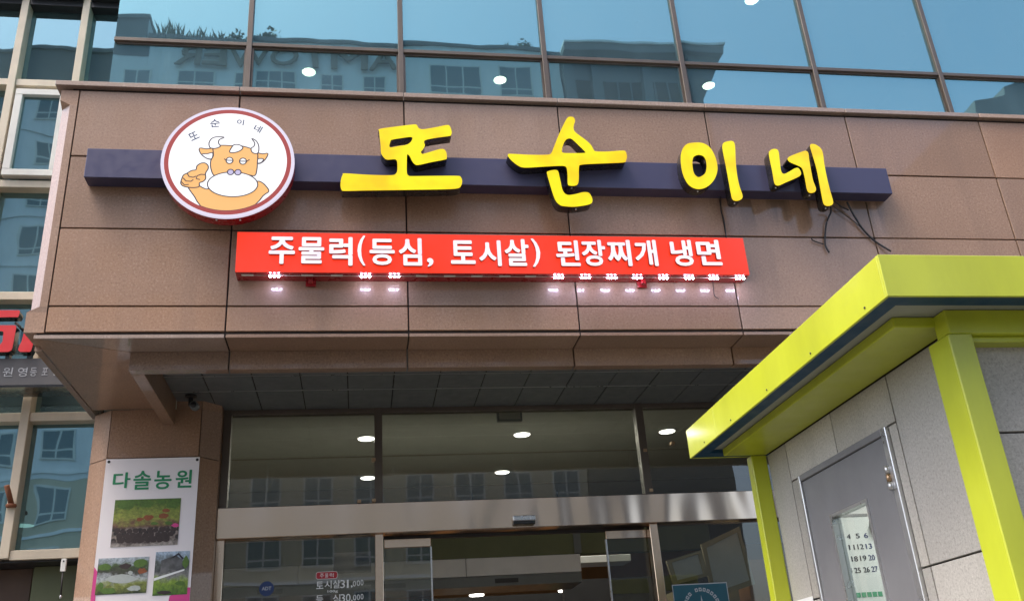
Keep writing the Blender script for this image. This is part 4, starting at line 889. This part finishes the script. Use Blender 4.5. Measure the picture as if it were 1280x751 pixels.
kl = thing('kiosk_ceiling_lamp', 'tube lamp lighting the inside of the kiosk above the door window', 'lamp', (2.9, 3.9, H + 1.25))
box('lamp_body', 2.86, 2.94, 3.5, 4.3, H + 1.225, H + 1.2615, 'white_plastic', kl, 0.004); box('lamp_tube', 2.875, 2.925, 3.52, 4.28, H + 1.205, H + 1.2245, 'lamp_disc', kl, 0.006)
kd = bpy.data.lights.new('lamp_light', 'AREA'); kd.shape = 'RECTANGLE'; kd.size = 0.05; kd.size_y = 0.75; kd.energy = 5.0; kd.color = (1.0, 1.0, 0.97)
ko = bpy.data.objects.new('lamp_light', kd); C.objects.link(ko); ko.parent = kl; ko.location = (0, 0, -0.05)
cal = thing('wall_calendar', 'white month calendar page hanging inside the kiosk behind the door window', 'calendar', (2.57, 4.71, 1.85))
box('page', 2.42, 2.672, 4.708, 4.714, 1.84, 2.318, 'paper', cal)
box('binding', 2.42, 2.672, 4.704, 4.7145, 2.318, 2.332, 'door_grey', cal)
for s, x0, x1, za, zb_ in [('4', 2.53, 2.551, 2.204, 2.229), ('5', 2.581, 2.603, 2.205, 2.23), ('6', 2.628, 2.649, 2.205, 2.232), ('10', 2.480, 2.514, 2.147, 2.173), ('11', 2.529, 2.562, 2.148, 2.174), ('12', 2.578, 2.612, 2.149, 2.175), ('13', 2.625, 2.66, 2.149, 2.176), ('17', 2.480, 2.515, 2.088, 2.116), ('18', 2.531, 2.566, 2.088, 2.115), ('19', 2.579, 2.614, 2.09, 2.117), ('20', 2.627, 2.662, 2.09, 2.118), ('24', 2.484, 2.522, 2.03, 2.056), ('25', 2.534, 2.569, 2.03, 2.057), ('26', 2.584, 2.619, 2.031, 2.058), ('27', 2.63, 2.664, 2.032, 2.06)]:
    text('date', s, x0, x1, za, zb_, 4.7055, 0.002, 'ink_blue' if s in ('6', '13', '20', '27') else 'ink', cal, bold=0.012)
for k in range(5): box('printed_mark', 2.517 + k * 0.030, 2.541 + k * 0.030, 4.7060, 4.7075, 1.909, 1.933, 'ink_green', cal)
o = box('pinned_card', 2.52, 2.66, 4.700, 4.7035, 1.80, 1.872, 'sticker_white'); tag(o, 'white card under the calendar inside the kiosk', 'card')
o = box('red_box', 2.69, 2.74, 4.62, 4.71, 2.27, 2.305, 'sticker_red'); tag(o, 'small dark red box just right of the calendar top', 'box')
o = box('wall_notice', WX - 0.004, WX - 0.001, 4.50, 4.70, 1.72, H + 0.457, 'sticker_white'); tag(o, 'white paper notice on the stone left of the kiosk door', 'notice')

# ------------------------------------------------------------------ across the street (mirrored in the glass)
TY = -30.0
TW = thing('tower_block', 'tall pale apartment tower with roof letters mirrored in the upper glazing', 'building', (-8, TY, 0))
ZW = H + 11.5
def wallpiece(x0, x1, z0, z1, mat, y=TY): return box('wall', x0, x1, y - 12, y, z0, z1, mat, TW)
wallpiece(-40, -11.2, ZW, H + 36.0, 'tower_white'); wallpiece(-40, -11.2, 0, ZW - 0.01, 'tower_beige')
wallpiece(-11.19, 11.3, ZW, H + 34.75, 'tower_white'); wallpiece(-11.19, 11.3, 0, ZW - 0.01, 'tower_beige')
box('parapet_cap', -40, -11.15, TY - 12, TY + 0.12, H + 36.01, H + 36.25, 'tower_dark', TW)
box('parapet_cap', -11.14, 11.3, TY - 12, TY + 0.10, H + 34.76, H + 35.0, 'tower_dark', TW)
box('parapet_band', -40, -11.2, TY, TY + 0.02, H + 33.6, H + 36.0, 'tower_dark', TW)
for k in range(12): box('floor_band', -40, 11.3, TY + 0.001, TY + 0.05, H + 9.05 + 2.68 * (k - 3) , H + 9.20 + 2.68 * (k - 3), 'tower_white' , TW)
def tower_window(x0, x1, z0, z1, nm):
    w = box('window', x0, x1, TY + 0.001, TY + 0.06, z0, z1, 'white_frame', TW)
    n = nm; ww = (x1 - x0 - 0.08 * (n + 1)) / n
    for k in range(n):
        a = x0 + 0.08 + k * (ww + 0.08)
        box('pane', a, a + ww, TY + 0.03, TY + 0.064, z0 + 0.46, z1 - 0.08, 'tower_pane', w)
        box('pane', a, a + ww, TY + 0.03, TY + 0.064, z0 + 0.08, z0 + 0.38, 'tower_pane', w)
for k in range(-3, 9):
    zt = H + 11.25 + 2.68 * k
    xs_ = [-22.0 + 2.42 * q for q in range(14)]
    for x in xs_:
        if k == 8 and x > -10.5: continue
        tower_window(x, x + 1.42, zt - 1.55, zt, 2)
ztop = H + 32.7
for x0, x1, n in ((-9.53, -7.66, 2), (-6.70, -6.1, 1), (-5.66, -3.4, 3), (-2.2, -0.9, 2), (0.05, 1.4, 2)): tower_window(x0, x1, ztop - 1.2, ztop, n)
tower_window(3.70, 6.62, H + 31.7, H + 33.6, 3); tower_window(7.58, 9.53, H + 31.7, H + 33.7, 2)
lx = 1.96
for ch, wd in zip('AMTOWER', (1.55, 1.95, 1.5, 1.6, 2.05, 1.2, 1.4)):
    text('roof_letter', ch, lx - wd, lx, H + 32.98, H + 34.25, TY + 0.25, 0.12, 'tower_letter', TW, face=-1, bold=0.012)
    lx -= wd + 0.08
PV = thing('roof_pavilion', 'dark glazed rooftop pavilion with deep eaves mirrored in the blue glass', 'building', (16, TY, 0))
box('eave', 11.35, 20.9, TY - 10, TY + 0.9, H + 34.55, H + 35.05, 'tower_dark', PV, 0.02)
box('eave_lip', 11.35, 20.95, TY - 10, TY + 0.98, H + 35.06, H + 35.2, 'tower_white', PV)
box('wall', 11.35, 19.0, TY - 9, TY, 0, H + 31.2, 'tower_dark', PV); box('wall', 11.35, 19.0, TY - 9, TY, H + 33.0, H + 34.54, 'tower_dark', PV)
for x in (11.4, 13.0, 16.0, 18.7): box('column', x, x + 0.5, TY + 0.02, TY + 0.45, H + 28, H + 34.54, 'tower_dark', PV)
for x in (12.0, 13.6, 14.5, 15.3, 16.7, 17.5, 18.2): box('window_bar', x, x + 0.10, TY + 0.0, TY + 0.06, H + 31.2, H + 33.0, 'tower_dark', PV)
flat('gusset', [[(20.85, H + 34.54), (19.3, H + 31.6), (19.3, H + 20.0), (19.01, H + 20.0), (19.01, H + 34.54)]], TY - 0.4, TY + 0.4, 'tower_dark', PV)
RB = flat('far_corner_building', [[(36.8, H + 32.5), (38.9, H + 33.0), (39.0, H + 33.6), (41.2, H + 34.6), (58, H + 36), (58, 0), (36.8, 0)]], TY - 12, TY, 'tower_dark'); tag(RB, 'dark building corner mirrored at the far right of the blue glass', 'building')

# planting on the tower roof: tufts of upright blades and two small shrubs
def tuft(x, h, n, spread, label, cat, shrub=False):
    rnd = random.Random(int(x * 100)); v = []; f = []
    for k in range(n):
        a = rnd.uniform(0, 6.283); l = h * rnd.uniform(0.5, 1.0); t = rnd.uniform(0.1, 1.0) * spread
        bx, by = rnd.uniform(-0.25, 0.25) * spread, rnd.uniform(-0.2, 0.2)
        p0 = Vector((x + bx, TY - 0.6 + by, H + 34.9)); p1 = p0 + Vector((math.cos(a) * t, math.sin(a) * t, l))
        if shrub:
            c = p0 + (p1 - p0) * rnd.uniform(0.3, 1.0); s = 0.11
            d1 = Vector((rnd.uniform(-1, 1), rnd.uniform(-1, 1), rnd.uniform(-1, 1))).normalized() * s; d2 = Vector((rnd.uniform(-1, 1), rnd.uniform(-1, 1), rnd.uniform(-1, 1))).normalized() * s
            i = len(v); v += [tuple(c - d1), tuple(c + d2), tuple(c + d1), tuple(c - d2)]; f.append((i, i + 1, i + 2, i + 3))
        else:
            s = Vector((-math.sin(a), math.cos(a), 0)) * 0.05; mid = (p0 + p1) / 2 + Vector((0, 0, l * 0.15)) ; i = len(v)
            v += [tuple(p0 - s), tuple(p0 + s), tuple(mid + s), tuple(p1), tuple(mid - s)]; f.append((i, i + 1, i + 2, i + 3, i + 4))
    t_ = thing('roof_plant', label, cat, (x, TY - 0.6, H + 34.9), 'plants on the tower roof')
    meshobj('foliage', v, f, 'leaf', t_); tube('stem', [(x, TY - 0.6, H + 34.8), (x, TY - 0.6, H + 34.9 + h * 0.5)], 0.03, 'wood_dark', t_, 6)
PL = ('leftmost tall tuft of leaves on the tower roof by the higher block', 'second tall tuft of leaves from the higher block on the tower roof', 'third tall tuft of leaves from the higher block on the tower roof', 'fourth tuft of leaves on the tower roof above the mirrored letter R',
      'fifth tuft of leaves on the tower roof above the mirrored letter R', 'sixth tuft of leaves on the tower roof above the mirrored letter E', 'seventh tuft of leaves on the tower roof, second from the bushy shrub', 'last tuft of leaves on the tower roof, next to the bushy shrub')
for k, x in enumerate((-10.6, -10.2, -9.9, -9.3, -8.9, -8.5, -8.0, -7.5)): tuft(x, 1.5 if k < 3 else 1.1, 16, 0.7, PL[k], 'plant')
tuft(-6.6, 1.0, 240, 0.7, 'bushy shrub on the tower roof left of the first upper mullion', 'shrub', True)
tuft(-5.0, 1.0, 240, 0.6, 'bushy shrub on the tower roof right of the first upper mullion', 'shrub', True)
tuft(8.6, 1.1, 10, 0.4, 'sparse upright plant on the tower roof mirrored right of centre', 'plant'); tuft(9.6, 1.0, 160, 0.5, 'bushy shrub on the tower roof beside the dark pavilion', 'shrub', True)
